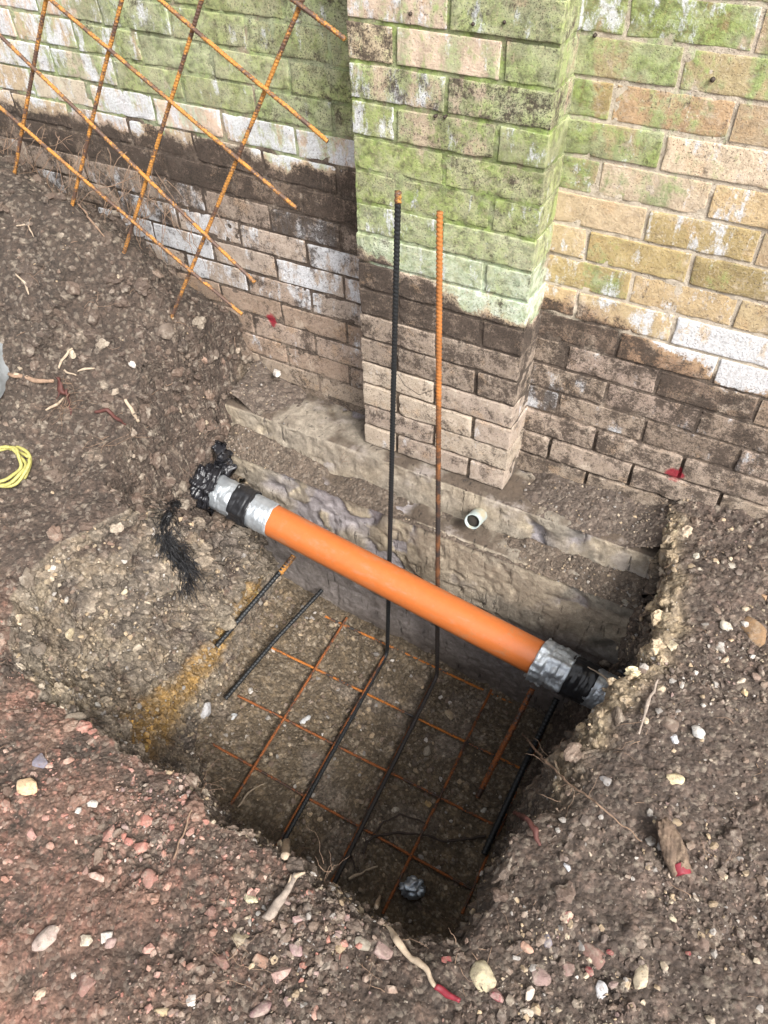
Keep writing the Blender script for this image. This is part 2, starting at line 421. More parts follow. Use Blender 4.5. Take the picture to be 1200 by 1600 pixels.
def put_brick(me, x, y, z, where, parent, rot=0):
    l0, sl_ = LINES[where]; zl = l0 + sl_ * x
    base, mo, wh, da, mi = weights(x, max(z, zl + .015), where); bl, _, whl, dal, _ = weights(x, min(z, zl - .015), where)
    j = .92 + .16 * random.random(); base = tuple(c * j for c in base)
    o = bpy.data.objects.new('brick', me); COL.objects.link(o); o.parent = parent
    o.location = Vector((x, y, z)) - parent_abs(parent)
    o.rotation_euler = (random.uniform(-.012, .012), random.uniform(-.008, .008), rot + random.uniform(-.008, .008))
    o.color = (*base, 1); o['moss'] = mo; o['white'] = wh; o['dark'] = da; o['mint'] = mi
    o['line'] = l0; o['slope'] = sl_; o['white_low'] = whl; o['dark_low'] = dal; o['base_low'] = (bl[0] * j, bl[1] * j, bl[2] * j)
    return o
def parent_abs(p):
    v = Vector((0, 0, 0))
    while p: v = v + p.location; p = p.parent
    return v
def in_view(x, y, z, mg=60):
    u, v, d = project(np.array([[x, y, z]])); return -mg < u[0] < 1200 + mg and -mg < v[0] < 1600 + mg
WY = .112
outer = Merge()
def merge_brick(x, z, me_half=False):
    L = (.102 if me_half else BX - JT) / 2; hh = (H - JT) / 2
    V = np.array([(sx * L, sy * .045, sz * hh) for sx in (-1, 1) for sy in (-1, 1) for sz in (-1, 1)]) + [x, WY + .045 + .0005, z]
    Fq = np.array([[0, 4, 5, 1], [4, 6, 7, 5], [6, 2, 3, 7], [2, 0, 1, 3], [1, 5, 7, 3], [0, 2, 6, 4]])
    outer.add(V, Fq)
nbr = 0
for k in range(0, 27):
    for side in ('left', 'right'):
        if side == 'left': x0 = -.117 if k % 2 else -.2305
        else: x0 = .52 if k % 2 else .6335
        sg = -1 if side == 'left' else 1
        for i in range(-1, 11):
            xc = x0 + sg * (i + .5) * BX
            if side == 'left' and xc > -.0: continue
            if side == 'right' and xc < .40: continue
            z = (k + .5) * H + gz(xc)
            me = stretchers[random.randrange(10)]; half = False
            if i == -1:
                half = (side == 'left' and k % 2 == 1) or (side == 'right' and k % 2 == 1)
                if side == 'left':
                    if half: xc = -.117 + JT / 2 + .051
                elif half: xc = .52 - JT / 2 - .051
                if half: me = halves[random.randrange(4)]
            ground_z = max(0, min(.5, (-xc - .45) * .75)) if xc < 0 else (0.05 if xc > .95 else 0)
            if in_view(xc, WY, z, 45) and z > ground_z - .04 and z < 1.45:
                lean = .012 if (k < 2 and side == 'right') else (.007 if k == 2 and side == 'right' else 0)
                put_brick(me, xc, WY + .045 + random.uniform(-.0015, .0015) - lean, z, side, wall); nbr += 1
            else: merge_brick(xc, z, half)
o = link('brick_courses_beyond', new_mesh('brick_courses_beyond', local(wall, np.vstack(outer.V)), np.vstack(outer.F), MT['brick'], False), wall, color=(.40, .30, .19), kind='stuff')
o['moss'] = .55; o['white'] = .2; o['dark'] = .15; o['mint'] = 0.1; o['line'] = .6; o['slope'] = 0.0; o['white_low'] = .15; o['dark_low'] = .4; o['base_low'] = (.3, .22, .16)

def mortar_mesh(name, V, Fq, where):
    x, z = V[:, 0], V[:, 2]; n = fbm(V, 12, 3, 5) * .05
    L = x < .2
    zl = (.605 - .215 * x) if where == 'pier' else np.where(L, .735, .62 - .19 * x)
    up = sst(-.015, .015, z + n - zl); low = sst(.38, .15, z)
    hi = sst(.7, .95, z)
    if where == 'pier':
        T = up[:, None] * np.array([.24, .21, .135]) + (1 - up)[:, None] * ((1 - low)[:, None] * np.array([.11, .085, .065]) + low[:, None] * np.array([.24, .19, .14]))
        W = np.stack([up * .70, .08 + .1 * up, (1 - up) * .35 + .18], 1); mi = up * np.clip(1 - (z - .57) / .15, 0, 1)
    else:
        T = up[:, None] * np.where(L[:, None], [.36, .30, .22], [.50, .43, .34]) + (1 - up)[:, None] * ((1 - low)[:, None] * np.array([.12, .09, .07]) + low[:, None] * np.array([.26, .20, .155]))
        W = np.stack([up * np.where(L, .72, .22 + .35 * hi), up * np.where(L, .15, .16) + .05, (1 - up) * .36 + .10 + up * np.where(L, .15, .05)], 1); mi = up * .2
    me = new_mesh(name, local(wall, V), Fq, MT['mortar'], True, T)
    a = me.attributes.new('wts', 'FLOAT_COLOR', 'POINT'); A = np.ones((len(V), 4), np.float32); A[:, :3] = W; a.data.foreach_set('color', A.ravel())
    a = me.attributes.new('mint', 'FLOAT', 'POINT'); a.data.foreach_set('value', mi.astype(np.float32))
    return me
def grid_sheet(x0, x1, z0, z1, y, res, amp):
    xs = np.linspace(x0, x1, int((x1 - x0) / res) + 1); zs = np.linspace(z0, z1, int((z1 - z0) / res) + 1)
    X, Z = np.meshgrid(xs, zs); V = np.stack([X.ravel(), np.full(X.size, y), Z.ravel()], 1)
    V[:, 1] += amp * fbm(V, 45, 3, 3)
    nx = len(xs); i = np.arange(len(zs) - 1)[:, None] * nx; j = np.arange(nx - 1)[None, :]
    Fq = np.stack([i + j, i + j + 1, i + nx + j + 1, i + nx + j], -1).reshape(-1, 4)
    return V, Fq
V, Fq = grid_sheet(-2.7, 2.9, -.1, 1.97, WY + .0028, .006, .0024)
link('mortar', mortar_mesh('mortar', V, Fq, 'wall'), wall)
# solid mass behind the joints
def box(x0, x1, y0, y1, z0, z1):
    V = np.array([(x, y, z) for x in (x0, x1) for y in (y0, y1) for z in (z0, z1)], float)
    Fq = np.array([[0, 4, 5, 1], [4, 6, 7, 5], [6, 2, 3, 7], [2, 0, 1, 3], [1, 5, 7, 3], [0, 2, 6, 4]])
    return V, Fq
V, Fq = box(-2.7, 2.9, WY + .03, WY + .34, -.1, 1.972)
link('wall_core', mortar_mesh('wall_core', V, Fq, 'wall'), wall)
# the pier
def pier_core():
    M = Merge(); 
    V, Fq = grid_sheet(.003, .4375, -.02, 1.96, .0036, .006, .0022); M.add(V, Fq)
    V2, F2 = grid_sheet(0, .125, -.02, 1.96, 0, .008, .003)
    A = np.stack([np.full(len(V2), .4378) - V2[:, 1], V2[:, 0] + .003, V2[:, 2]], 1); M.add(A, F2)
    B = np.stack([np.full(len(V2), .003) + V2[:, 1], V2[:, 0] + .003, V2[:, 2]], 1); M.add(B, F2[:, ::-1])
    V = np.vstack(M.V); return mortar_mesh('pier', V, np.vstack(M.F), 'pier')
pier = link('pier', pier_core(), wall)
for k in range(0, 27):
    z = (k + .5) * H
    jx = random.uniform(-.002, .002); jy = random.uniform(-.0025, .0025) + (0.0 if k > 7 else -.0006 * (7 - k))
    if k % 2: seq = [(pst, .1085), (pst, .3325)]
    else: seq = [(phd, .051), (pst, .2205), (phd, .390)]
    for lst, x in seq:
        me = lst[random.randrange(len(lst))]
        put_brick(me, x + jx, .0625 + jy + random.uniform(-.0015, .0015), z, 'pier', pier)

MT['nail'] = plain('old_nail', (.06, .045, .035), .6, .4, .3, 90, .001, .3)
for (u_, v_, yy_, r_) in ((642, 21, 0, .0038), (740, 37, 0, .0034), (789, 34, 0, .0034), (681, 181, 0, .0036), (696, 182, 0, .0036), (1114, 124, WY, .0045), (930, 55, WY, .0036)):
    c_ = ony(u_, v_, yy_ - .001); Vv, a_, b_ = tube([c_ + [0, .012, 0], c_ + [0, -.004, 0], c_ + [.0005, -.006, 0]], [r_ * .8, r_, r_ * .7], 10)
    link('nail', new_mesh('nail', local(wall, Vv), tri(a_, b_), MT['nail'], True), wall)
# ------------------------------------------------------------------ concrete footing
foot = thing('concrete_footing', 'stepped rough concrete footing under the brick wall, scored by digging', 'footing', (.2, 0, 0))
def footing_part(name, prof, seed, rough):
    """prof: list of (y,z) from back/top to front/bottom; swept along x with displacement"""
    P = np.array(prof); Ls = np.concatenate([[0], np.cumsum(np.linalg.norm(np.diff(P, axis=0), axis=1))])
    s = np.linspace(0, Ls[-1], int(Ls[-1] / .005) + 1)
    yy = np.interp(s, Ls, P[:, 0]); zz = np.interp(s, Ls, P[:, 1])
    xs = np.arange(-1.0, 1.6, .0055)
    X, Yg = np.meshgrid(xs, yy); _, Zg = np.meshgrid(xs, zz)
    V = np.stack([X.ravel(), Yg.ravel(), Zg.ravel()], 1)
    ny = np.gradient(zz); nz = -np.gradient(yy); ln = np.hypot(ny, nz); ny, nz = ny / ln, nz / ln
    NY = np.repeat(ny, len(xs)); NZ = np.repeat(nz, len(xs))
    st = vnoise(V * [1, .3, .12], 60, seed)        # spade strokes
    brk = sst(.18, .5, fbm(V * [1, 1, .8], 7, 3, seed + 3) + .35 * rough(V))
    ck, cid = worley(V * [1, 1, .8], 16, seed + 9)
    comb = np.abs(((V[:, 0] * 88 + 1.5 * vnoise(V, 9, 5)) % 1) - .5) * sst(-.2, .3, vnoise(V * [1, 1, .6], 5, seed + 6))
    d = .0038 * fbm(V, 22, 4, seed + 1) + .0010 * st + .0022 * comb + .0045 * fbm(V, 6, 2, seed + 2) - .009 * np.clip(vnoise(V, 42, seed + 8) - .25, 0, 1)
    d -= brk * (.007 + .018 * np.abs(cid - .3) + .006 * ck)
    V[:, 1] += NY * d * (NY < 0) + 0; V[:, 1] += np.where(NY >= 0, 0, 0); V[:, 2] += NZ * d * .6
    nx = len(xs); i = np.arange(len(s) - 1)[:, None] * nx; j = np.arange(nx - 1)[None, :]
    Fq = np.stack([i + j, i + nx + j, i + nx + j + 1, i + j + 1], -1).reshape(-1, 4)
    return V, Fq, brk, cid, NZ
def cheap_tint(V, brk, cid, top, low):
    n = fbm(V, 8, 3, 77); n2 = fbm(V, 30, 3, 78)
    base = np.array([.42, .36, .285]); warm = np.array([.47, .39, .29]); lilac = np.array([.46, .42, .435]); dirt = np.array([.12, .088, .064]); crm = np.array([.64, .54, .39]); grey = np.array([.27, .245, .20])
    c = base + (warm - base) * sst(-.3, .4, n)[:, None]
    l = (brk * sst(.35, .6, cid))[:, None]; c = c * (1 - l) + lilac * l
    q = (brk * sst(.55, .3, cid) * sst(-.1, .4, n2))[:, None]; c = c * (1 - q) + crm * q
    gq = (sst(.35, .8, V[:, 0]) * sst(0, -.2, n) * .8)[:, None]; c = c * (1 - gq) + grey * gq
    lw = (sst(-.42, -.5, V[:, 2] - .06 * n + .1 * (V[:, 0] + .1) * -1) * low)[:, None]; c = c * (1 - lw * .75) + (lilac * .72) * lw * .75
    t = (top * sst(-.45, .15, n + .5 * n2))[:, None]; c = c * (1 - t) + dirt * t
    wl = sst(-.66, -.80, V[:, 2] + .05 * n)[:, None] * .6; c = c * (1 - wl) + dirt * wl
    return c * (1 + .25 * n2[:, None])
def footing(name, prof, seed, rough, low=0):
    V, Fq, brk, cid, NZ = footing_part(name, prof, seed, rough)
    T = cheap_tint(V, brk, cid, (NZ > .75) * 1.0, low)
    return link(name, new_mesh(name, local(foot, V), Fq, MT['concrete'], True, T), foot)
footing('upper_step', [(.20, .0), (.05, .0), (-.03, -.003), (-.045, -.012), (-.052, -.11), (-.052, -.2)], 301,
        lambda V: -.2 + .9 * np.exp(-((V[:, 0] - .55) / .10) ** 2) + .5 * np.exp(-((V[:, 0] - .2) / .12) ** 2))
footing('lower_step', [(.0, -.112), (-.09, -.118), (-.112, -.128), (-.120, -.16), (-.112, -.40), (-.105, -.42), (-.095, -.62), (-.098, -.95)], 501,
        lambda V: .2 + 1.3 * np.exp(-((V[:, 0] + .06) / .20) ** 2) * sst(-.5, -.35, V[:, 2]) - .9 * sst(.3, .5, V[:, 0]), 1)

# ------------------------------------------------------------------ ground with the dug pit
def zfloor(x): return -.785 - .13 * x
C0 = np.array([.30, -.50])
rim_px = [(405, 512, .2), (375, 560, .17), (350, 610, .15), (335, 660, .12), (318, 700, .10), (265, 735, .10), (195, 795, .09), (100, 840, .08), (20, 900, .04), (5, 1000, -.02), (60, 1085, -.02),
          (130, 1140, -.02), (250, 1200, -.03), (300, 1232, -.03), (380, 1285, -.03), (440, 1350, -.03), (520, 1392, -.03), (590, 1428, -.03), (650, 1482, -.03), (745, 1478, -.03),
          (790, 1370, -.02), (850, 1250, 0), (930, 1130, .02), (985, 1062, .03), (1035, 1000, .05), (1038, 900, .07)]
rim = [tuple(onz(u, v, z)) for u, v, z in rim_px] + [(-.46, .03, -.1), (-.3, .05, -.3), (0, .05, -.3), (.4, .05, -.3), (.8, .05, -.3), (.89, .03, -.1)]
flo = [tuple(onz(u, v, -.77))[:2] for u, v in [(452, 905), (400, 985), (350, 1085), (305, 1165)]] + \
      [(-.02, -.90), (.12, -.985), (.35, -1.0), (.60, -1.04), (.74, -1.01), (.80, -.88)] + [tuple(onz(u, v, -.8))[:2] for u, v in [(752, 1415), (806, 1295), (842, 1170)]] + \
      [(.77, -.10), (.6, -.07), (.2, -.07), (-.2, -.07), (-.33, -.09)]
def polar(pts, N, sm):
    pts = np.array(pts)[:, :2] - C0; a = np.arctan2(pts[:, 1], pts[:, 0]); r = np.hypot(pts[:, 0], pts[:, 1])
    o = np.argsort(a); a, r = a[o], r[o]
    th = np.linspace(-np.pi, np.pi, N, endpoint=False)
    # interpolate in cartesian chords
    a2 = np.concatenate([a[-1:] - 2 * np.pi, a, a[:1] + 2 * np.pi]); r2 = np.concatenate([r[-1:], r, r[:1]])
    k = np.clip(np.searchsorted(a2, th, side='right') - 1, 0, len(a2) - 2)
    A0, A1, R0, R1 = a2[k], a2[k + 1], r2[k], r2[k + 1]
    rr = R0 * R1 * np.sin(A1 - A0) / (R0 * np.sin(th - A0) + R1 * np.sin(A1 - th) + 1e-9)
    kk = np.exp(-.5 * (np.arange(-3 * sm, 3 * sm + 1) / sm) ** 2); kk /= kk.sum()
    rr = np.convolve(np.concatenate([rr[-3 * sm:], rr, rr[:3 * sm]]), kk, 'valid')
    return th, rr
NT = 1300
th, rF = polar(flo, NT, 10); th, rR = polar(rim, NT, 8)
ct, sn = np.cos(th), np.sin(th)
circ = np.stack([ct, sn, 0 * ct], 1)
rR = rR + .022 * vnoise(circ, 5.1, 811) + .014 * vnoise(circ, 13, 812) + .007 * vnoise(circ, 34, 813)
rF = rF + .015 * vnoise(circ, 6, 814) + .010 * vnoise(circ, 17, 815)
# ground height by a thin-plate surface through survey points
ctrl = [(x, y, z) for (x, y, z) in rim[:26]]
ctrl = [c for i, c in enumerate(ctrl) if i not in (8, 9)]
ctrl += [(-1.02, -.12, .645), (-.82, -.126, .59), (-.65, -.137, .50), (-.5, -.15, .36), (-1.35, -.10, .70), (-1.8, -.1, .75), (-2.6, -.2, .8),
         (-1.15, .09, .50), (-.88, .09, .40), (-.68, .09, .29), (-.5, .1, .215), (-1.9, .1, .6),
         (-.95, -.40, .47), (-.75, -.42, .33), (-.62, -.33, .28), (-1.0, -.7, .28), (-.8, -.62, .19), (-1.3, -.8, .33), (-2, -.9, .4), (-1, -1.2, .12), (-.55, -1.2, .04), (-.3, -1.22, .02),
         (.2, -1.56, -.03), (.76, -1.3, -.03), (1.31, -1.0, .0), (1.2, -.5, .05), (1.15, -.1, .09), (1.0, .1, .10), (1.3, .1, .12), (1.6, .1, .1), (2.6, 0, .08), (2, -1, .0), (1.5, -2.2, -.05), (0, -2.5, -.05), (-1.5, -2.3, .0), (.94, .05, .085)]
ctrl = np.array(ctrl)
def tps(ctrl, lam=1e-3):
    X = ctrl[:, :2]; n = len(X)
    d = np.linalg.norm(X[:, None] - X[None], axis=2); K = np.where(d > 0, d * d * np.log(d + 1e-12), 0) + lam * np.eye(n)
    Pm = np.hstack([np.ones((n, 1)), X]); A = np.block([[K, Pm], [Pm.T, np.zeros((3, 3))]])
    wv = np.linalg.solve(A, np.concatenate([ctrl[:, 2], np.zeros(3)]))
    def f(Q):
        out = wv[n] + Q @ wv[n + 1:]
        for i in range(n):
            r2 = ((Q - X[i]) ** 2).sum(1); out = out + wv[i] * .5 * r2 * np.log(r2 + 1e-12)
        return out
    return f
ground_f = tps(ctrl)
def gh(Q):
    z = ground_f(Q)
    far = np.hypot(Q[:, 0] - .2, Q[:, 1] + .5); k = sst(1.9, 3.2, far); z = z * (1 - k) + .0 * k
    x, y = Q[:, 0], Q[:, 1]
    jag = .012 * vnoise(np.stack([x, y, 0 * x], 1), 30, 900)
    inside = sst(-.475, -.425, x + jag) * sst(.868, .828, x + jag) * sst(-.16, -.10, y)
    return z * (1 - inside) + (-.30) * inside
rings = []
tfl = np.linspace(0.004, 1, 90)
for t in tfl:
    r = rF * t; x = C0[0] + r * ct; y = C0[1] + r * sn
    rings.append((x, y, zfloor(x) + .03 * t ** 6))
xF, yF, zF = rings[-1]
xR, yR = C0[0] + rR * ct, C0[1] + rR * sn
soft = sst(.10, -.25, th) * sst(-2.95, -2.6, th) * (.55 + .6 * vnoise(np.stack([ct, sn, ct * 0], 1), 4, 991))
soft = np.clip(soft * (.30 + .70 * sst(-1.5, -1.0, th)), 0, 1)
zR = gh(np.stack([xR, yR], 1)) - soft * .058 - .008
NW = 170
hollow = np.clip(np.exp(-((th - 2.78) / .20) ** 4) + np.exp(-((th - .40) / .26) ** 4), 0, 1)
leftness = sst(2.2, 2.7, np.abs(th)) # pointing -x
for i in range(1, NW + 1):
    t = i / NW
    kx = 1 + 3.0 * hollow; a = 1 - (1 - t) ** kx
    steep = t + .10 * np.sin(2 * np.pi * t) * -.4
    b = t * leftness + (1 - leftness) * (steep + .08 * np.sin(np.pi * t))
    b = np.clip(b, 0, 1); b = b + soft * .10 * np.sin(np.pi * t) * t
    rings.append((xF + (xR - xF) * a, yF + (yR - yF) * a, zF + (zR - zF) * b))
zR_drop = None
dd = np.concatenate([np.linspace(.003, .95, 240), .95 + np.geomspace(.02, 28, 44)])
for d in dd:
    r = rR + d; x = C0[0] + r * ct; y = C0[1] + r * sn
    z = gh(np.stack([x, y], 1))
    z = z - soft * .058 * np.exp(-d / .055) - .008 * np.exp(-d / .02)
    rings.append((x, y, z))
X = np.array([r[0] for r in rings]); Yy = np.array([r[1] for r in rings]); Zz = np.array([r[2] for r in rings])
NR = len(rings)
B = np.stack([X, Yy, Zz], -1)
# the soil is dug out in front of and over both pipe ends
PA = ony(424, 812, -.245); PB = ony(841, 1029, -.245); AX = (PB - PA); PL = np.linalg.norm(AX); AX = AX / PL
sA = (B - PA) @ AX; latd = -(B[..., 1] - (PA[1] + sA * AX[1])); zax = PA[2] + sA * AX[2]
for (sa_, sb_, kf, ke) in ((-.30, .1, 1.2, 6.0), (PL - .1, PL + .150, 1.3, 12.0)):
    over = np.clip(sa_ - sA, 0, None) * (sa_ < 0) + np.clip(sA - sb_, 0, None) * (sa_ > 0)
    zl_ = zax - .075 + np.clip(latd - .06, 0, None) * kf + over * ke + np.clip(-latd - .10, 0, None) * 5 * (sa_ > 0) + .02 * vnoise(B.reshape(-1, 3), 14, 71).reshape(zax.shape)
    ok_ = (sA > sa_ - .25) & (sA < sb_ + .25)
    B[..., 2] = np.where(ok_, np.minimum(B[..., 2], zl_), B[..., 2])
dth = np.roll(B, -1, 1) - np.roll(B, 1, 1); dr = np.gradient(B, axis=0)
N = np.cross(dr, dth); N /= np.linalg.norm(N, axis=2)[..., None] + 1e-12
area = (np.linalg.norm(dth, axis=2) * .5 * np.linalg.norm(dr, axis=2)).ravel()
V = B.reshape(-1, 3); Nn = N.reshape(-1, 3)
ring_i = np.repeat(np.arange(NR), NT); th_i = np.tile(th, NR)
tw = np.clip((ring_i - 90) / NW, 0, 1); is_floor = ring_i < 90; is_out = ring_i >= 90 + NW
dist_out = np.where(is_out, np.concatenate([np.zeros(90 + NW), dd])[ring_i], 0)
near = sst(3.0, 1.6, np.hypot(V[:, 0] - .3, V[:, 1] + .5))
mound = sst(.2, -.4, V[:, 0]) * sst(-.95, -.5, V[:, 1]) * is_out
wallm = (~is_floor & ~is_out) * np.sin(np.pi * np.clip(tw, 0, 1)) ** .7 * (1 + 1.6 * sst(2.0, 2.6, np.abs(np.tile(th, NR))))
f1 = fbm(V, 5, 3, 1); f2 = fbm(V, 16, 3, 2); f3 = fbm(V, 55, 3, 3)
w1, id1 = worley(V + .01 * np.stack([f2, f3, f1], 1), 26, 4)
w2, id2 = worley(V + .004 * np.stack([f3, f2, f1], 1), 62, 5)
w3, id3 = worley(V, 130, 6)
rough = .45 + .75 * sst(-.25, .2, fbm(V, 4.5, 3, 88)) + .3 * (~is_out)
lump1 = rough * np.clip(.62 - w1, 0, 1) * (id1 > .45); lump2 = rough * np.clip(.6 - w2, 0, 1) * (id2 > .35); lump3 = np.clip(.6 - w3, 0, 1) * (id3 > .3)
disp = (.016 * f1 + .009 * f2 + .0035 * f3) * (1 + .9 * mound + .9 * wallm) \
       + lump1 * (.010 + .020 * mound + .016 * wallm) + lump2 * (.011 + .006 * wallm) + lump3 * .006 + .006 * np.abs(f3) * f2 * 2
disp *= near * np.where(is_floor, .8, 1.0)
# crumbly broken rims left and right
rimband = np.exp(-((tw - .97) / .13) ** 2) * (~is_floor) * np.exp(-(dist_out / .034) ** 2)
sideband = np.clip(sst(-.30, -.42, V[:, 0]) * sst(-.45, -.2, V[:, 1]) + sst(.74, .82, V[:, 0]) * sst(-.80, -.62, V[:, 1]), 0, 1)
crumb = np.clip(rimband, 0, 1) * sideband * (.35 + .65 * sst(-.4, -.05, fbm(V, 9, 2, 55)))
disp += crumb * (np.abs(vnoise(V, 22, 91)) * .020 + np.abs(vnoise(V, 60, 92)) * .009 - .010)
V = V + Nn * disp[:, None]
# tint
def mixc(c, col, k): k = np.clip(k, 0, 1)[:, None]; return c * (1 - k) + np.array(col) * k
x, y, z = V[:, 0], V[:, 1], V[:, 2]
c = np.tile([.098, .062, .046], (len(V), 1))
c = mixc(c, [.062, .041, .030], sst(-.2, .5, f1) * .8)
c = mixc(c, [.17, .12, .088], sst(.0, .6, fbm(V, 11, 3, 21)) * .7)
red = sst(.62, .15, x + .12 * f1) * sst(-.95, -1.08, y + .06 * f1 + .12 * (x - .1)) * is_out
red = np.maximum(red, sst(.35, .0, x) * sst(-.85, -1.0, y) * is_out * .8)
c = mixc(c, [.255, .138, .098], red * sst(-.5, .3, f2 + .4 * f1))
c = mixc(c, [.40, .235, .165], red * sst(.1, .5, fbm(V, 7, 3, 44)) * .8)
right = sst(.85, 1.0, x) * is_out
c = mixc(c, [.150, .104, .084], right * .6)
dk = mound * sst(-.1, -.9, x) ; c = mixc(c, [.070, .048, .036], dk * .7)
pit = (~is_out).astype(float)
c = mixc(c, [.185, .135, .080], pit * is_floor * .95)
c = mixc(c, [.33, .27, .22], pit * is_floor * sst(.15, .45, fbm(V, 6, 3, 45)) * .6)
lw = pit * (~is_floor) * sst(.15, -.1, x)
c = mixc(c, [.33, .255, .175], lw * sst(-.4, .1, f2 + .4 * f1) * .95)
c = mixc(c, [.42, .34, .235], lw * sst(.05, .4, fbm(V, 8, 3, 46)) * .8)
c = mixc(c, [.09, .065, .048], lw * sst(.2, .5, fbm(V, 6, 3, 47)) * .55)
c = mixc(c, [.19, .165, .14], lw * sst(.25, .6, id1) * .5)
uu, vv_, dd_ = project(V)
seg = [(400, 915), (372, 955), (330, 1030), (262, 1105), (215, 1150)]
SP = []
for (u_, v_) in seg:
    kk_ = np.where((~is_out) & (dd_ > .1) & (np.abs(uu - u_) < 5) & (np.abs(vv_ - v_) < 5))[0]
    SP.append(V[kk_].mean(0) if len(kk_) else onz(u_, v_, -.5))
SP = np.array(SP); och = np.zeros(len(V)); cand = np.where(lw > 0)[0]
for a_, b_, wd_ in zip(SP[:-1], SP[1:], (.04, .045, .06, .08)):
    ab = b_ - a_; t_ = np.clip(((V[cand] - a_) @ ab) / (ab @ ab), 0, 1); d_ = np.linalg.norm(V[cand] - a_ - t_[:, None] * ab, axis=1)
    och[cand] = np.maximum(och[cand], sst(wd_ * 1.25, wd_ * .4, d_ + .05 * f2[cand]))
c = mixc(c, [.46, .265, .065], och * sst(-.6, .0, f3 + .3) * .95)
c = mixc(c, [.13, .10, .075], pit * (~is_floor) * sst(.0, .3, x) * .5)
c = mixc(c, [.45, .345, .22], np.clip(crumb * 1.8, 0, 1) * sst(-.5, .0, f2 + .3))
for q, (f_, idd, lmp) in enumerate(((.5, id1, lump1), (.55, id2, lump2), (.5, id3, lump3))):
    k = (lmp > .08); v = ((idd * 7.31) % 1)
    c *= (1 + np.where(k, (v - .35) * f_ * 1.7, -.16))[:, None]  # varied tone per lump; gaps between lumps darkened as painted crevice shade
    c = mixc(c, [.42, .36, .28], k * (v > .93) * (.5 if q else .25))
    c = mixc(c, [.33, .15, .11], k * (v > .72) * red * .6)
i = np.arange(NR - 1)[:, None] * NT; j = np.arange(NT)[None, :]; j2 = (j + 1) % NT
Fq = np.stack([i + j, i + NT + j, i + NT + j2, i + j2], -1).reshape(-1, 4)
TV, TN, TC = V, Nn, np.clip(c, .008, .7)
ground = link('ground', new_mesh('ground', V, Fq, MT['soil'], True, TC), kind='structure')
pu, pv, pd = project(TV)
vis = (pd > .1) & (pu > -60) & (pu < 1260) & (pv > -60) & (pv < 1680)

def hit(u, v, rad=4):
    k = np.where(vis & (np.abs(pu - u) < rad) & (np.abs(pv - v) < rad) & (TV[:, 1] < WY))[0]
    if len(k) == 0:
        return hit(u, v, rad * 2.5) if rad < 200 else onz(u, v, 0)
    dmin = pd[k].min(); k = k[pd[k] < dmin + .03]
    q = k[np.argmin((pu[k] - u) ** 2 + (pv[k] - v) ** 2)]
    r = ray(u, v); return CAM + r * pd[q]
def hitn(u, v):
    p = hit(u, v); return p
#PART2
# ------------------------------------------------------------------ loose soil lying on the footing ledges
def ledge_strip(name, x0, x1, y0, y1, zfun, tint, seed, label):
    xs = np.arange(x0, x1, .005); ys = np.arange(y0, y1, .005)
    Xg, Yg = np.meshgrid(xs, ys); V = np.stack([Xg.ravel(), Yg.ravel(), np.zeros(Xg.size)], 1)
    w_, i_ = worley(V, 70, seed); n = fbm(V, 14, 3, seed)
    V[:, 2] = zfun(V[:, 0], V[:, 1], n) + np.clip(.6 - w_, 0, 1) * .012 * (i_ > .3)
    T = np.array(tint) * (1 + .5 * (i_[:, None] - .5)) * (1 + .3 * n[:, None])
    nx = len(xs); i = np.arange(len(ys) - 1)[:, None] * nx; j = np.arange(nx - 1)[None, :]
    Fq = np.stack([i + j, i + j + 1, i + nx + j + 1, i + nx + j], -1).reshape(-1, 4)
    o = link(name, new_mesh(name, V, Fq, MT['soil'], True, np.clip(T, .01, .6)), kind='stuff')
    return o, V
def z_lower(x, y, n):
    t = np.clip((y + .125) / .07, 0, 1)                      # outer edge -> inner corner
    amt = .014 + .030 * sst(.5, .75, x) + .028 * sst(-.1, -.35, x) + .020 * n * 1.6
    return -.128 + np.clip(amt, -.02, .08) * t ** .8 - .012 * (1 - t)
led1, LV1 = ledge_strip('loose_soil', -.47, .885, -.122, -.045, z_lower, (.125, .092, .068), 41, '')
def z_upper(x, y, n):
    t = np.clip((y + .045) / .15, 0, 1)
    inn = sst(.02, -.06, x) + sst(.42, .50, x)
    amt = (.034 * sst(.40, .55, x) + .024 * sst(-.22, -.40, x) - .004 + .02 * n) * t * 1.5 + .06 * sst(.78, .92, x) + .05 * sst(-.36, -.46, x)
    return -.012 + np.clip(amt, 0, .2)
led2, LV2 = ledge_strip('loose_soil', -.47, .900, -.04, .125, z_upper, (.115, .085, .068), 51, '')

# ------------------------------------------------------------------ loose stones
def hull_mesh(name, seed, pts=16, bevel=.10, squash=1.0, material=None):
    r_ = random.Random(seed); bm = bmesh.new()
    for _ in range(pts):
        v = Vector((r_.gauss(0, 1), r_.gauss(0, 1), r_.gauss(0, 1))).normalized() * r_.uniform(.82, 1.0)
        bm.verts.new((v.x * .5, v.y * .5 , v.z * .5 * squash))
    h_ = bmesh.ops.convex_hull(bm, input=bm.verts[:])
    bmesh.ops.delete(bm, geom=[v for v in bm.verts if not v.link_faces], context='VERTS')
    if bevel: bmesh.ops.bevel(bm, geom=bm.edges[:], offset=bevel * .5, segments=1, affect='EDGES', clamp_overlap=True, profile=.5)
    bmesh.ops.triangulate(bm, faces=bm.faces[:])
    me = bpy.data.meshes.new(name); bm.to_mesh(me); bm.free()
    if material: me.materials.append(material)
    return me
def ico(seed, sub=1, amp=.12):
    bm = bmesh.new(); bmesh.ops.create_icosphere(bm, subdivisions=sub, radius=.5)
    V = np.array([v.co[:] for v in bm.verts]); Fc = np.array([[v.index for v in f.verts] for f in bm.faces]); bm.free()
    V = V * (1 + amp * vnoise(V + seed, 2.6, seed)[:, None] * 2)
    return V, Fc
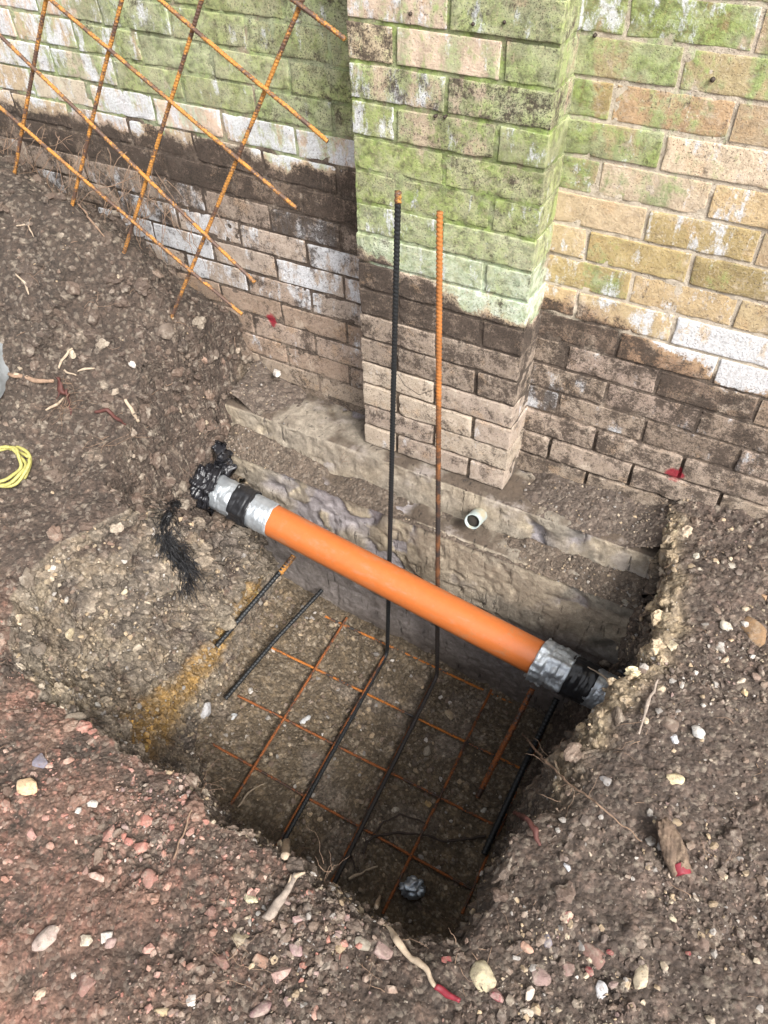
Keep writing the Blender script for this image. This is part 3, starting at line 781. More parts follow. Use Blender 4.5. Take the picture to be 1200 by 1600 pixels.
def smooth_stone(name, seed, material):
    V, Fc = ico(seed, 3, .16); V = V * (1 + .05 * vnoise(V + seed, 7, seed)[:, None])
    rg = np.random.default_rng(seed)
    for _ in range(11):
        nn = rg.normal(size=3); nn /= np.linalg.norm(nn); V = V - np.clip(V @ nn - rg.uniform(.33, .44), 0, None)[:, None] * nn * .92
    V = V * (1 + .025 * vnoise(V + seed, 16, seed)[:, None])
    return new_mesh(name, V, Fc, material, True)
ang = [hull_mesh('stone', 100 + i, 15, .13, 1, MT['stone']) for i in range(8)]
rnd = [smooth_stone('stone', 200 + i, MT['stone']) for i in range(10)]
angp = [hull_mesh('stone', 120 + i, 15, .13, 1, MT['stone_red']) for i in range(3)]
def normal_at(p):
    k = np.where(vis & (np.abs(TV[:, 0] - p[0]) < .03) & (np.abs(TV[:, 1] - p[1]) < .03))[0]
    if not len(k): return Vector((0, 0, 1))
    k = k[np.argsort(((TV[k] - p) ** 2).sum(1))[:150]]
    return Vector(TN[k].mean(0)).normalized()
def place_stone(u, v, px, col, label, kind='a', asp=.72, rotd=0, paint=False, flat=.5, group=None):
    p = hit(u, v); d = float(project(p[None])[2][0]); size = px * d / F * 1.02
    me = (angp if paint else (ang if kind == 'a' else rnd)); me = me[random.randrange(len(me))]
    o = link('stone', me, None, (0, 0, 0), col); n = normal_at(p)
    o.scale = (size, size * asp, size * flat)
    q = n.to_track_quat('Z', 'Y') @ Euler((random.uniform(-.15, .15), random.uniform(-.15, .15), math.radians(rotd))).to_quaternion()
    o.rotation_mode = 'QUATERNION'; o.rotation_quaternion = q
    o.location = Vector(p) + n * size * flat * .02
    tag(o, label, 'stone', group); return o
CR = (.44, .36, .26); WH = (.52, .48, .44); PK = (.42, .22, .18); RD = (.36, .15, .115); DR = (.20, .105, .085); BR = (.17, .12, .09); GY = (.30, .28, .26); SL = (.16, .15, .19); TN_ = (.40, .30, .19); DP = (.27, .18, .165)
stones = [
 (64, 1190, 32, SL, 'bluish purple slate stone near the left edge, just above a cream stone', 'a', .9, 0), (41, 1230, 37, (.62, .44, .26), 'cream stone with a rusty orange middle near the left edge', 'r', .8, 60),
 (145, 1256, 22, WH, 'pinkish white chip on the upper part of the red rubble'), (227, 1283, 30, RD, 'flat brick red fragment, highest of the big red pieces'),
 (171, 1305, 34, (.30, .14, .11), 'dull red broken stone left of two upright red fragments'), (155, 1338, 38, BR, 'dark brown blocky stone amid red fragments', 'a', .6, 10),
 (219, 1326, 34, RD, 'upright oval red fragment beside a smaller red one', 'a', .65, 80), (200, 1316, 20, (.40, .16, .13), 'small bright red fragment between two larger red ones', 'a', .8, 60),
 (50, 1304, 34, (.36, .20, .17), 'long pinkish red fragment low on the left edge of the rubble', 'a', .45, 40), (232, 1373, 38, (.28, .14, .11), 'wide reddish brown stone below the upright red fragments', 'a', .75, 30),
 (152, 1370, 36, (.50, .34, .28), 'narrow pale pink splinter standing on end in the rubble', 'a', .4, 85), (73, 1464, 46, (.42, .33, .29), 'large smooth greyish pink pebble at lower left', 'r', .68, -5),
 (168, 1465, 34, WH, 'white angular stone right of the greyish pink pebble', 'a', .75, 30), (133, 1470, 27, (.47, .41, .32), 'pale speckled stone between the pink pebble and the white stone'),
 (375, 1467, 46, (.30, .24, .15), 'egg shaped brown stone with yellowish top, left of the stick', 'a', .72, -60), (438, 1523, 40, (.48, .31, .27), 'salmon pink stone with a pale top near the bottom edge', 'a', .72, -70),
 (462, 1484, 26, (.33, .21, .21), 'rounded dusky pink pebble above the salmon pink stone', 'r', .8, 0), (408, 1503, 34, (.28, .16, .11), 'rust brown stone just left of the salmon pink stone', 'a', .8, 30),
 (345, 1502, 42, DR, 'dark maroon angular stone below the egg shaped brown stone', 'a', .55, -20), (135, 1540, 44, DR, 'large dark maroon block at the bottom left', 'a', .85, 0),
 (65, 1555, 34, (.52, .38, .28), 'cream and buff stone in the bottom left corner', 'a', .65, -15), (301, 1562, 30, WH, 'white chalky lump at the bottom, left of centre'), (253, 1582, 28, (.44, .34, .20), 'tan oval pebble on the bottom edge', 'r', .55, 5),
 (408, 1577, 46, (.19, .11, .11), 'dark plum slab lying lengthwise on the bottom edge', 'a', .5, 85), (466, 1435, 26, (.40, .25, .24), 'pink streaked stone right of the pale split stick', 'a', .6, 70),
 (392, 1405, 30, (.50, .46, .30), 'pale yellow flake left of the pale split stick', 'a', .6, 40), (493, 1584, 20, (.50, .28, .22), 'small salmon pebble on the bottom edge left of centre', 'r'),
 (567, 1474, 24, (.27, .24, .19), 'grey green pebble left of the dusky pink stone by the pit', 'r', .9, 0), (598, 1485, 38, DP, 'dusky pink rounded stone beside the curved pale root', 'a', .9, 0),
 (754, 1527, 46, (.46, .40, .26), 'largest pale yellow stone in the foreground', 'r', .95, 30), (884, 1433, 32, (.55, .44, .33), 'cream stone with red paint on one side right of the pit', 'a', .7, 70, True),
 (1001, 1529, 40, (.50, .42, .30), 'oval cream stone near the bottom right', 'r', .6, -55), (845, 1526, 40, DP, 'dusky reddish stone right of the largest pale yellow stone', 'a', .9, 10), (889, 1518, 34, (.24, .15, .13), 'brownish pink stone with a flat face in the lower right rubble', 'a', .8, -30),
 (939, 1547, 32, (.47, .46, .47), 'pale grey crystalline stone at the lower right'), (827, 1552, 30, (.60, .50, .42), 'creamy white stone below the dusky reddish stone', 'a', .6, -40), (777, 1558, 36, (.36, .22, .2), 'pinkish stone splashed with red paint under the pale yellow one', 'a', .8, 60, True),
 (823, 1481, 20, (.50, .30, .22), 'small orange pink pebble in the lower right rubble', 'r'), (823, 1583, 20, (.50, .44, .36), 'small oval white pebble on the bottom edge right of centre', 'r', .8, 90), (856, 1471, 26, SL, 'dark slate coloured stone right of the small orange pink pebble'),
 (928, 1492, 44, DR, 'broad dark brown lump right of the slate coloured stone', 'r', .7, 20), (1090, 1143, 25, (.52, .51, .49), 'bright white pebble on the brown soil at right', 'r', .8, -10), (1054, 1155, 17, (.55, .56, .60), 'small bluish white pebble next to the bright white pebble', 'r'),
 (1055, 1218, 25, (.58, .48, .30), 'cream crumbly lump alone on the right hand soil', 'r', .85, 60), (947, 1221, 24, (.24, .23, .23), 'flat grey chip at the right lip of the pit', 'a', .8, 60), (886, 1355, 18, (.5, .52, .56), 'bluish white shard right of the pit edge', 'a', .6, 10),
 (1051, 1435, 17, (.48, .42, .30), 'small cream pebble below the red ended wood'), (611, 1546, 30, (.25, .17, .13), 'brown flake under the curved pale root', 'a', .5, 20), (1050, 1010, 30, (.50, .43, .30), 'pale cream stone on the crumbling right rim above the pipe end', 'a', .75, 0),
 (1180, 990, 52, (.26, .155, .075), 'orange brown boulder at the right edge', 'r', .65, -25), (1135, 978, 20, (.50, .46, .38), 'pale pebble left of the orange brown boulder', 'r', .9, 0), (1092, 892, 17, (.48, .42, .34), 'pale speckled pebble on the upper right soil'),
 (1125, 1013, 21, (.40, .38, .35), 'flat light grey pebble below the boulder', 'r', .5, 5), (1132, 1032, 20, (.46, .36, .26), 'buff pebble standing upright on the right soil', 'a', .5, 80), (1089, 869, 18, (.50, .46, .38), 'whitish pebble high on the crumbly right soil'),
 (1158, 1064, 20, (.45, .38, .30), 'elongated buff pebble, upper of two near the right edge', 'a', .5, 80), (1163, 1083, 20, (.56, .40, .22), 'orange cream pebble, lower of two near the right edge', 'a', .6, -50), (1193, 932, 22, (.40, .24, .13), 'orange pebble at the very right edge', 'a', .5, -20),
 (1046, 1130, 30, (.15, .105, .08), 'dark brown round clod on the right hand soil', 'r', .85, 10), (1008, 1125, 16, (.50, .42, .30), 'tan pebble beside the dark brown round clod', 'r'), (1143, 735 + 150, 18, (.40, .36, .3), 'greyish pebble on the soil near the right wall', 'r'),
 (432, 583, 18, (.60, .56, .52), 'pale stone lying in the gap beside the left end of the footing', 'r'), (422, 611, 14, (.60, .55, .44), 'square cream pebble below the pale stone in the gap'), (260, 518, 30, (.13, .10, .08), 'brown clod under the foot of the rightmost upright rod', 'r', 1.0, 60),
 (113, 553, 14, (.50, .43, .32), 'cream pebble among the roots on the left mound', 'r'), (207, 569, 14, (.50, .46, .42), 'pale pebble in the middle of the left mound', 'r'), (110, 987, 22, (.42, .35, .22), 'tan pebble in the gravel slope at left', 'r', .7, 0),
 (322, 1110, 26, (.55, .55, .57), 'large white chalky splash on the left side of the pit', 'r', .9, 0), (365, 1120, 17, (.52, .54, .56), 'smaller white lump right of the large white splash', 'a', .7, -30), (477, 1125, 18, (.52, .53, .54), 'white lump inside the mesh, between the first two rods', 'r', .6, -20),
 (392, 1080, 12, (.52, .50, .47), 'small white chip near the left end of a mesh rod', 'r'), (195, 925, 14, (.52, .44, .30), 'cream pebble on the gravel slope', 'r'), (215, 1012, 20, (.38, .32, .24), 'grey tan pebble low on the gravel slope', 'a', .8, 0), (152, 1101, 15, (.52, .50, .46), 'white shell like chip at the foot of the gravel slope', 'r'),
 (702, 1116, 18, (.36, .28, .18), 'tan pebble inside the mesh under the orange pipe', 'r', .8, 60), (667, 1173, 18, (.30, .26, .20), 'grey brown pebble in the middle of the mesh', 'r'), (617, 1266, 14, (.50, .45, .37), 'cream pebble between the two long black rods', 'r'),
 (755, 1266, 13, (.52, .50, .44), 'white oval pebble below the end of the thick rusty rod', 'r', .8, 0), (669, 1256, 13, (.45, .30, .12), 'ochre pebble on the pit floor', 'r', .8, 80), (298, 1204 + 95, 20, (.38, .20, .16), 'small rose coloured stone on the red soil near the pit lip'),
]
for s in stones:
    u, v, px_, col, lab = s[:5]; kd = s[5] if len(s) > 5 else 'a'; asp = s[6] if len(s) > 6 else .75; rd = s[7] if len(s) > 7 else random.uniform(0, 180); pt = len(s) > 8
    place_stone(u, v, px_, col, lab, kd, asp, rd, pt)
# middle sized pebbles: one object each
prob = area * vis * (TV[:, 1] < .10)
hide = (TV[:, 0] > -.42) & (TV[:, 0] < .86) & (TV[:, 1] > -.14)
prob = prob * ~hide
def pal(p, n, k):
    """stone colour by region"""
    x_, y_ = p[0], p[1]; r = random.random()
    if k['out'] and x_ < .45 and y_ < -.9: ch = [RD, PK, DR, BR, DP, (.45, .31, .25), (.36, .2, .15), WH, (.22, .15, .12)]; wt = [4, 3, 3, 3, 3, 2, 3, .5, 3]
    elif k['out'] and x_ > .85: ch = [BR, TN_, CR, GY, DP, WH, (.13, .10, .085)]; wt = [4, 2.5, 1.5, 2, .6, .5, 4]
    elif k['out'] and y_ < -.9: ch = [BR, DP, TN_, GY, CR, (.13, .10, .085), RD]; wt = [4, 2, 1.2, 2, 1, 4, .8]
    elif k['out']: ch = [(.12, .09, .07), BR, TN_, CR]; wt = [6, 2, .5, .4]
    elif k['floor']: ch = [BR, (.22, .17, .12), (.11, .085, .065), GY, WH, TN_]; wt = [4, 2.5, 4, 1, .35, 1]
    else: ch = [TN_, (.3, .24, .16), BR, GY, CR, WH]; wt = [3, 3, 3, 2, 1.2, .7]
    c_ = random.choices(ch, wt)[0]; j_ = random.uniform(.75, 1.2); return tuple(min(.8, q * j_) for q in c_)
def sample(n, wgt):
    cs = np.cumsum(wgt); return np.searchsorted(cs, rng.random(n) * cs[-1])
dens = 1 + 2.2 * (TV[:, 1] < -.95) + 1.0 * ((TV[:, 0] > .85)) - .75 * mound + .5 * is_floor
ids = sample(330, prob * np.clip(dens, .1, 9) * (TV[:, 2] > -2))
import re
heads = {}
for st in stones:
    hd = re.split(r" (?:near|with|on|in|amid|above|below|beside|left|right|low|lying|under|among|at|just|alone|high|standing|highest|between|from|inside|splashed|next|upper|lower|of|by|along)\b|,", st[4])[0]
    heads.setdefault(hd, []).append((st[0], st[1]))
anch = [(h, v[0]) for h, v in heads.items() if len(v) == 1 and 2 <= len(h.split()) <= 6]
anch += [('orange pipe', (632, 920)), ('yellow cord coil', (20, 735)), ('silvery blue scrap', (645, 1387)), ('red ended wood offcut', (1048, 1330)), ('pale forked stick', (445, 1400)), ('red tipped curved root', (660, 1505)),
         ('frayed black fibre strip', (270, 850)), ('grey slab end', (6, 590)), ('red root bundle', (98, 608)), ('pale pipe stub', (742, 808))]
cname = {RD: 'brick red', PK: 'pink', DR: 'maroon', BR: 'brown', DP: 'dusky pink', WH: 'whitish', TN_: 'tan', CR: 'cream', GY: 'grey', (.45, .31, .25): 'salmon', (.36, .2, .15): 'rusty red', (.22, .15, .12): 'dark pinkish brown', (.13, .10, .085): 'dark brown', (.12, .09, .07): 'dark brown', (.22, .17, .12): 'dull tan', (.11, .085, .065): 'blackish brown', (.3, .24, .16): 'drab yellow'}
used_lab = set(); npeb = 0
def pal_named(p, k):
    c0 = pal(p, None, k); best = min(cname, key=lambda q: min(sum((c0[i] - q[i] * f) ** 2 for i in range(3)) for f in (.8, .9, 1., 1.1)))
    return c0, cname[best]
for q in ids:
    p = TV[q]; n = Vector(TN[q]); s_ = random.uniform(.013, .025)
    cc0, cn_ = pal_named(p, {'out': is_out[q], 'floor': is_floor[q]})
    u_, v_ = pu[q], pv[q]
    if not (4 < u_ < 1196 and 4 < v_ < 1596): continue
    blk = np.where(vis & (np.abs(pu - u_) < 3) & (np.abs(pv - v_) < 3))[0]
    if len(blk) and pd[blk].min() < pd[q] - .05: continue          # hidden behind a lip of soil
    lab = None
    for hd, (ax_, ay_) in sorted(anch, key=lambda t: (t[1][0] - u_) ** 2 + (t[1][1] - v_) ** 2)[:4]:
        dx_, dy_ = u_ - ax_, v_ - ay_; dist_ = math.hypot(dx_, dy_)
        if dist_ > 260: break
        far_ = '' if dist_ < 45 else ('a little way ' if dist_ < 110 else 'well ')
        dir_ = ('right of' if dx_ > 0 else 'left of') if abs(dx_) > abs(dy_) else ('below' if dy_ > 0 else 'above')
        t_ = 'small %s stone %s%s the %s' % (cn_, far_, dir_, hd)
        if t_ not in used_lab: lab = t_; break
    if lab is None: continue
    used_lab.add(lab)
    o = link('pebble', random.choice(ang + rnd[:4]), None, (0, 0, 0), cc0)
    o.scale = (s_, s_ * random.uniform(.6, .95), s_ * random.uniform(.45, .7)); o.rotation_mode = 'QUATERNION'
    o.rotation_quaternion = n.to_track_quat('Z', 'Y') @ Euler((random.uniform(-.3, .3), random.uniform(-.3, .3), random.uniform(0, 6.28))).to_quaternion()
    o.location = Vector(p) + n * s_ * .02
    tag(o, lab, 'pebble', 'small plain stones scattered over the soil')
# fine gravel and crumbs (uncountable)
def scatter(name, n, smin, smax, wgt, templates, power=2.2, soilmix=.5, smooth=False, VV=None, NN=None, TT=None):
    VV = TV if VV is None else VV; NN = TN if NN is None else NN; TT = TC if TT is None else TT
    ids = sample(n, wgt); M = Merge(); tV = []; tF = []; tC = []; off = 0
    grp = rng.integers(0, len(templates), n)
    S = smin + (smax - smin) * rng.random(n) ** power
    for g_ in range(len(templates)):
        sel = ids[grp == g_]; m_ = len(sel)
        if not m_: continue
        s_ = S[grp == g_]; Vt, Ft = templates[g_]
        A = rng.random(m_) * 6.283; ca, sa = np.cos(A), np.sin(A)
        asp = np.stack([np.ones(m_), rng.uniform(.55, 1, m_), rng.uniform(.45, .85, m_)], 1)
        P = Vt[None] * (asp * s_[:, None])[:, None, :]
        P2 = np.stack([P[..., 0] * ca[:, None] - P[..., 1] * sa[:, None], P[..., 0] * sa[:, None] + P[..., 1] * ca[:, None], P[..., 2]], -1)
        Nz = NN[sel] + rng.normal(0, .25, (m_, 3)); Nz /= np.linalg.norm(Nz, axis=1)[:, None]
        Ux = np.cross(Nz, [.3, .9, .1]); Ux /= np.linalg.norm(Ux, axis=1)[:, None]; Uy = np.cross(Nz, Ux)
        W = P2[..., 0:1] * Ux[:, None] + P2[..., 1:2] * Uy[:, None] + P2[..., 2:3] * Nz[:, None]
        base = VV[sel] + rng.normal(0, .002, (m_, 3)) + Nz * (s_ * .04)[:, None]
        W = W + base[:, None]
        cc = np.empty((m_, 3))
        for q in range(m_):
            k_ = sel[q]
            if rng.random() < soilmix: cc[q] = TT[k_] * rng.uniform(.6, 1.35)
            elif VV is TV: cc[q] = pal(VV[k_], None, {'out': is_out[k_], 'floor': is_floor[k_]})
            else: cc[q] = np.array(random.choice([BR, TN_, CR, GY])) * rng.uniform(.6, 1.1)
        tV.append(W.reshape(-1, 3)); tF.append((Ft[None] + (np.arange(m_) * len(Vt))[:, None, None] + off).reshape(-1, 3))
        tC.append(np.repeat(cc, len(Vt), 0)); off += m_ * len(Vt)
    me = new_mesh(name, np.vstack(tV), np.vstack(tF), MT['gravel'], smooth, np.clip(np.vstack(tC), .01, .8))
    return link(name, me, kind='stuff')
def as_np(me):
    V = np.array([v.co[:] for v in me.vertices]); Fc = np.array([p.vertices[:] for p in me.polygons]); return V, Fc
sharp = [as_np(hull_mesh('chip', 300 + i, 8, 0)) for i in range(8)]
round1 = [ico(400 + i, 1, .2) for i in range(6)]
blocky = [as_np(hull_mesh('chip', 330 + i, 12, 0)) for i in range(6)]
sparse = np.clip(fbm(TV * [1, 1, 1], 5, 3, 71) * 1.6 + .38, .04, 1.2) ** 1.5 * near
wA = prob * sparse * np.clip(dens, .25, 9)
scatter('gravel', 8000, .006, .024, wA, blocky + round1[:3], 2.4, .42)
scatter('soil_crumbs', 56000, .0028, .0095, prob * near * np.clip(.35 + sparse, 0, 2) * np.clip(dens, .5, 9), sharp, 1.6, .80)
# gravelly clods banked on the rims and on the mound
def rough_clod(seed):
    V, Fc = ico(seed, 3, .22)
    V = V * (1 + .22 * vnoise(V + seed, 5.5, seed + 3)[:, None] + .10 * vnoise(V + seed, 13, seed + 4)[:, None]); return V, Fc
scatter('soil_clods', 1300, .008, .045, prob * (mound * is_out * .9 + crumb * .5 + 1.3 * np.exp(-((tw - 1) / .12) ** 2) * np.exp(-(dist_out / .035) ** 2) * (~is_floor) + .04) * near, [rough_clod(500 + i) for i in range(6)], 2.6, .97, False)
wash = prob * ((~is_floor & ~is_out) * sst(.1, -.1, TV[:, 0])) * (fbm(TV, 9, 2, 61) > -.05)
scatter('floor_gravel', 1100, .008, .024, prob * is_floor * (fbm(TV, 8, 2, 66) > -.15), blocky + round1[:4], 1.7, .45)
scatter('slope_gravel', 1000, .006, .022, wash, blocky + round1[:4], 1.8, .15)
for LV, nm, dn in ((LV1, 'ledge_gravel', 900), (LV2, 'ledge_gravel', 700)):
    wl = np.ones(len(LV)) * (.15 + sst(.35, .85, LV[:, 0]) + sst(-.2, -.45, LV[:, 0])) 
    if LV is LV2: wl *= ~((LV[:, 0] > -.01) & (LV[:, 0] < .45) & (LV[:, 1] > -.01))
    scatter(nm, dn, .003, .013, wl, sharp + blocky[:3], 1.8, .55, False, LV, np.tile([0., -.1, 1.], (len(LV), 1)), np.tile([.13, .095, .07], (len(LV), 1)))

# ------------------------------------------------------------------ reinforcement
def bar_obj(name, P, r, material, parent=None, pitch=.008, sides=10, rib=None, label=None):
    P = np.array(P); org = np.array(parent_abs(parent)[:]) if parent else P[0].copy()
    if len(P) == 2 and np.linalg.norm(P[1] - P[0]) > .2:       # site steel is never dead straight
        tt = np.linspace(0, 1, 14)[:, None]; L0 = P[0] * (1 - tt) + P[1] * tt
        P = L0 + .0022 * np.stack([vnoise(L0, 4.5, 21 + q) for q in range(3)], 1) * np.sin(np.pi * tt) ** .5
    me = tube_mesh(name, P, r, MT[material], org, sides=sides, rib=r * .13 if rib is None else rib, pitch=pitch, step=pitch / 4)
    o = link(name, me, parent, (0, 0, 0) if parent else tuple(org))
    if label: o['label'] = label
    return o
# leaning lattice sheet at upper left (plane through measured crossing points)
LN = np.array([-.00363281, .99120138, -.13231261]); LD = LN @ np.array([-.858, -.083, .921])
def lat(u, v, off=0.0): return onplane(u, v, LN, LD + off)
sheet = thing('steel_mesh', 'rusty steel mesh sheet leaning against the wall on the left soil mound', 'steel mesh', tuple(lat(193, 395)))
def ext(a, b, k): a, b = np.array(a), np.array(b); return a + (b - a) * k
for (t_, b_) in (((72, 0), (22, 274)), ((190, 0), (112, 324)), ((316, 0), (193, 397)), ((471, 4), (272, 486))):
    A, B_ = lat(*t_, .0055), lat(*b_, .0055); bar_obj('upright_bar', [ext(B_, A, 1.45 if t_[1] == 0 else 1.03), ext(A, B_, 1.04)], .0047, 'rust', sheet, .0075, 8)
for (a_, b_) in (((0, 168), (378, 491)), ((0, 56), (398, 441)), ((80, 0), (463, 325)), ((249, 0), (512, 221)), ((458, 0), (539, 61))):
    A, B_ = lat(*a_, -.0055), lat(*b_, -.0055); bar_obj('cross_bar', [ext(B_, A, 1.35), B_], .0047, 'rust', sheet, .0075, 8)

def onfloor(u, v, h): return onplane(u, v, (.13, 0, 1), -.785 + h)
# floor mesh
fm = thing('steel_mesh', 'rusty steel mesh lying on the pit floor', 'steel mesh', tuple(onfloor(567, 1082, .02)))
for pa, pb in (((508, 963), (820, 1108)), ((424, 1012), (812, 1200)), ((372, 1087), (770, 1288)), ((322, 1157), (738, 1390))):
    bar_obj('cross_bar', [onfloor(*pa, .018), onfloor(*pb, .018)], .0042, 'black_orange' if pa[0] > 400 else 'rust_red', fm, .006, 7)
for pa, pb in (((542, 965), (360, 1258)), ((601, 1024), (424, 1338)), ((679, 1060), (512, 1390)), ((768, 1078), (598, 1428)), ((862, 1115), (722, 1428))):
    bar_obj('long_bar', [onfloor(*pa, .026), onfloor(*pb, .026)], .0042, 'rust_red', fm, .006, 7)
def lbar(top, bend, end, label, material, tip=None):
    Bp = onfloor(*bend, .036); 
    yb = -.168; Bp = ony(bend[0], bend[1], yb); E_ = onfloor(*end, .036); T_ = ony(top[0], top[1], yb + .012)
    d1 = (T_ - Bp) / np.linalg.norm(T_ - Bp); d2 = (E_ - Bp) / np.linalg.norm(E_ - Bp); r = .03
    P = [T_]; P0 = Bp + d1 * r; P2 = Bp + d2 * r
    for t in np.linspace(0, 1, 7): P.append((1 - t) ** 2 * P0 + 2 * t * (1 - t) * Bp + t * t * P2)
    P.append(E_ + d2 * .03)
    t = thing('starter_bar', label, 'steel bar', tuple(Bp))
    bar_obj('bar', P, .0065, material, t, .0095, 12)
    if tip: bar_obj('rusty_tip', [T_ + d1 * .0006, T_ - d1 * .022], .0069, tip, t, .0095, 12)
    return T_, Bp, E_
lbar((622, 300), (605, 1021), (430, 1338), 'left of two upright ribbed bars, black with a rusty tip, in front of the pier', 'black_bar', 'rust')
MT['half_rust'] = None
def half_rust():
    M, n, b = mat('half_rusty_steel'); g = G(n); P = g.pos()
    s_ = g.new('ShaderNodeSeparateXYZ'); g.L(P, s_.inputs[0]); n3 = g.noise(P, 240, 4, .8); n2 = g.noise(P, 14, 5, .7)
    f = g.ramp(g.math('ADD', s_.outputs[2], g.math('MULTIPLY', g.math('SUBTRACT', n2, .5), 1.0)), .0, .50)
    f = g.math('ADD', g.math('MULTIPLY', f, .8), g.math('MULTIPLY', g.math('MULTIPLY', g.ramp(n2, .42, .66), .4), g.ramp(s_.outputs[2], -.65, -.25)), 0, True)
    c_ = g.mix(f, (.022, .018, .017), g.mix(n3, (.55, .20, .04), (.20, .07, .02)))
    g.L(c_, b.inputs['Base Color']); b.inputs['Roughness'].default_value = .62; g.bump(n3, .5, .002, b); return M
MT['half_rust'] = half_rust()
lbar((687, 331), (683, 1056), (518, 1388), 'right of two upright ribbed bars, orange with rust above and dark below', 'half_rust')
def lone(name, label, pts, r, material, pitch=.01):
    t = bar_obj(name, pts, r, material, None, pitch, 12); tag(t, label, 'steel bar'); return t
lone('reinforcing_bar', 'thick rusty ribbed bar slanting down from under the right end of the orange pipe', [onplane(832, 1076, (0, 0, 1), -.56), onplane(746, 1246, (0, 0, 1), -.80)], .0078, 'rust_red', .012)
lone('reinforcing_bar', 'thick black ribbed bar along the right side of the pit floor', [onplane(870, 1092, (0, 0, 1), -.60), onplane(822, 1190, (0, 0, 1), -.76), onplane(756, 1335, (0, 0, 1), -.84)], .0088, 'black_bar', .012)
tb = lone('reinforcing_bar', 'short black ribbed bar stub on the left pit slope, upper of two', [onplane(455, 874, (0, 0, 1), -.50), onplane(338, 1010, (0, 0, 1), -.565)], .0078, 'black_bar', .012)
tb2 = bar_obj('rusty_end', [onplane(459, 869, (0, 0, 1), -.498), onplane(437, 896, (0, 0, 1), -.512)], .0095, 'rust', tb, .012, 12)
lone('reinforcing_bar', 'dirty black bar half sunk along the left edge of the pit floor', [onplane(503, 922, (0, 0, 1), -.665), onplane(430, 1000, (0, 0, 1), -.70), onplane(352, 1092, (0, 0, 1), -.715)], .0070, 'black_bar', .012)

# ------------------------------------------------------------------ the orange drain pipe
MT['orange'] = plain('orange_plastic', (.44, .124, .032), .30, 0, .12, 60, .0006, .15, (.56, .55, (.30, .15, .07)))
MT['silver'] = plain('silver_tape', (.60, .64, .68), .30, .68, .25, 70, .004, .8, (.60, .7, (.22, .19, .16)))
MT['black_tape'] = plain('black_tape', (.018, .018, .02), .28, 0, .1, 60, .002, .4, (.60, .4, (.10, .08, .065)))
MT['black_poly'] = plain('black_polythene', (.016, .016, .019), .24, 0, .1, 50, .004, .6, (.58, .5, (.11, .085, .065)))
pipe = thing('drain_pipe', 'orange plastic drain pipe crossing the pit, both ends bound in silver and black tape', 'pipe', tuple((PA + PB) / 2))
U_ = np.cross(AX, [0, 0, 1.]); U_ /= np.linalg.norm(U_); W_ = np.cross(U_, AX)
def sleeve(name, s0, s1, r0, r1, material, crump=0.0, seed=0, skew=0.0, n=64, thick=True, fold=0.0, flare=0.0):
    ms = max(10, int(abs(s1 - s0) / .0022)); S_ = np.linspace(s0, s1, ms); A_ = np.linspace(0, 2 * np.pi, n, endpoint=False)
    SS, AA = np.meshgrid(S_, A_, indexing='ij')
    tt = (SS - s0) / (s1 - s0)
    edge = np.minimum(tt, 1 - tt)
    R_ = r0 + (r1 - r0) * tt
    Q = np.stack([SS.ravel() * 1.0, np.cos(AA).ravel() * .05, np.sin(AA).ravel() * .05], 1)
    cr = np.abs(vnoise(Q * [1.0, 1, 1] + seed, 55, seed)) * 1.2 + .5 * np.abs(vnoise(Q * [2.4, .6, .6] + seed, 120, seed + 1)) + fold * np.abs(vnoise(Q * [.5, 1.6, 1.6] + seed, 40, seed + 4))
    cr = cr.reshape(SS.shape)
    R_ = R_ + crump * cr
    if material == 'black_poly': R_ = R_ + crump * .9 * np.clip(1 - 3.2 * np.abs(vnoise(Q * [.7, 1, 1] + seed, 70, seed + 8)), -.3, 1).reshape(SS.shape)
    wob = vnoise(np.stack([np.cos(AA[0]) * 1.3, np.sin(AA[0]) * 1.3, np.full(n, seed * 1.7)], 1), 1.5, seed + 2)
    SS = SS + (skew * np.cos(AA) + .004 * wob[None, :] * (crump > .0005)) 
    R_ = R_ - .0022 * (edge < .5 / ms) + flare * np.clip(1 - tt * 6, 0, 1) * np.clip(wob, 0, 1)[None, :]
    Vv = PA[None, None] + SS[..., None] * AX + R_[..., None] * (np.cos(AA)[..., None] * U_ + np.sin(AA)[..., None] * W_)
    Vv = Vv.reshape(-1, 3)
    i = np.arange(ms - 1)[:, None] * n; j = np.arange(n)[None, :]; j2 = (j + 1) % n
    Fq = np.stack([i + j, i + j2, i + n + j2, i + n + j], -1).reshape(-1, 4)
    return link(name, new_mesh(name, local(pipe, Vv), Fq, MT[material]), pipe)
RP = .0505
sleeve('pipe_barrel', -.02, PL + .03, RP, RP, 'orange', 0, 1, n=96)
sleeve('silver_tape', -.075, .006, RP + .0022, RP + .0016, 'silver', .0019, 3, .004, fold=.6)
sleeve('black_tape', -.135, -.066, RP + .004, RP + .006, 'black_tape', .0042, 5, .006, fold=1.2)
sleeve('silver_tape', -.205, -.125, RP + .001, RP + .0025, 'silver', .0036, 7, .004, fold=.8)
sleeve('plastic_wrap', -.42, -.196, RP - .012, RP + .004, 'black_poly', .011, 9, .012, fold=1.8)
sleeve('silver_tape', PL - .004, PL + .092, RP + .0030, RP + .0052, 'silver', .0060, 13, -.006, fold=1.3, flare=.014)
sleeve('black_tape', PL + .082, PL + .158, RP + .0065, RP + .0055, 'black_tape', .0032, 15, -.004, fold=1.0)
sleeve('silver_tape', PL + .150, PL + .222, RP + .0035, RP + .0022, 'silver', .0036, 17, -.006, fold=.8)
sleeve('plastic_wrap', PL + .214, PL + .42, RP - .001, RP - .006, 'black_poly', .006, 19, 0, fold=1.2)
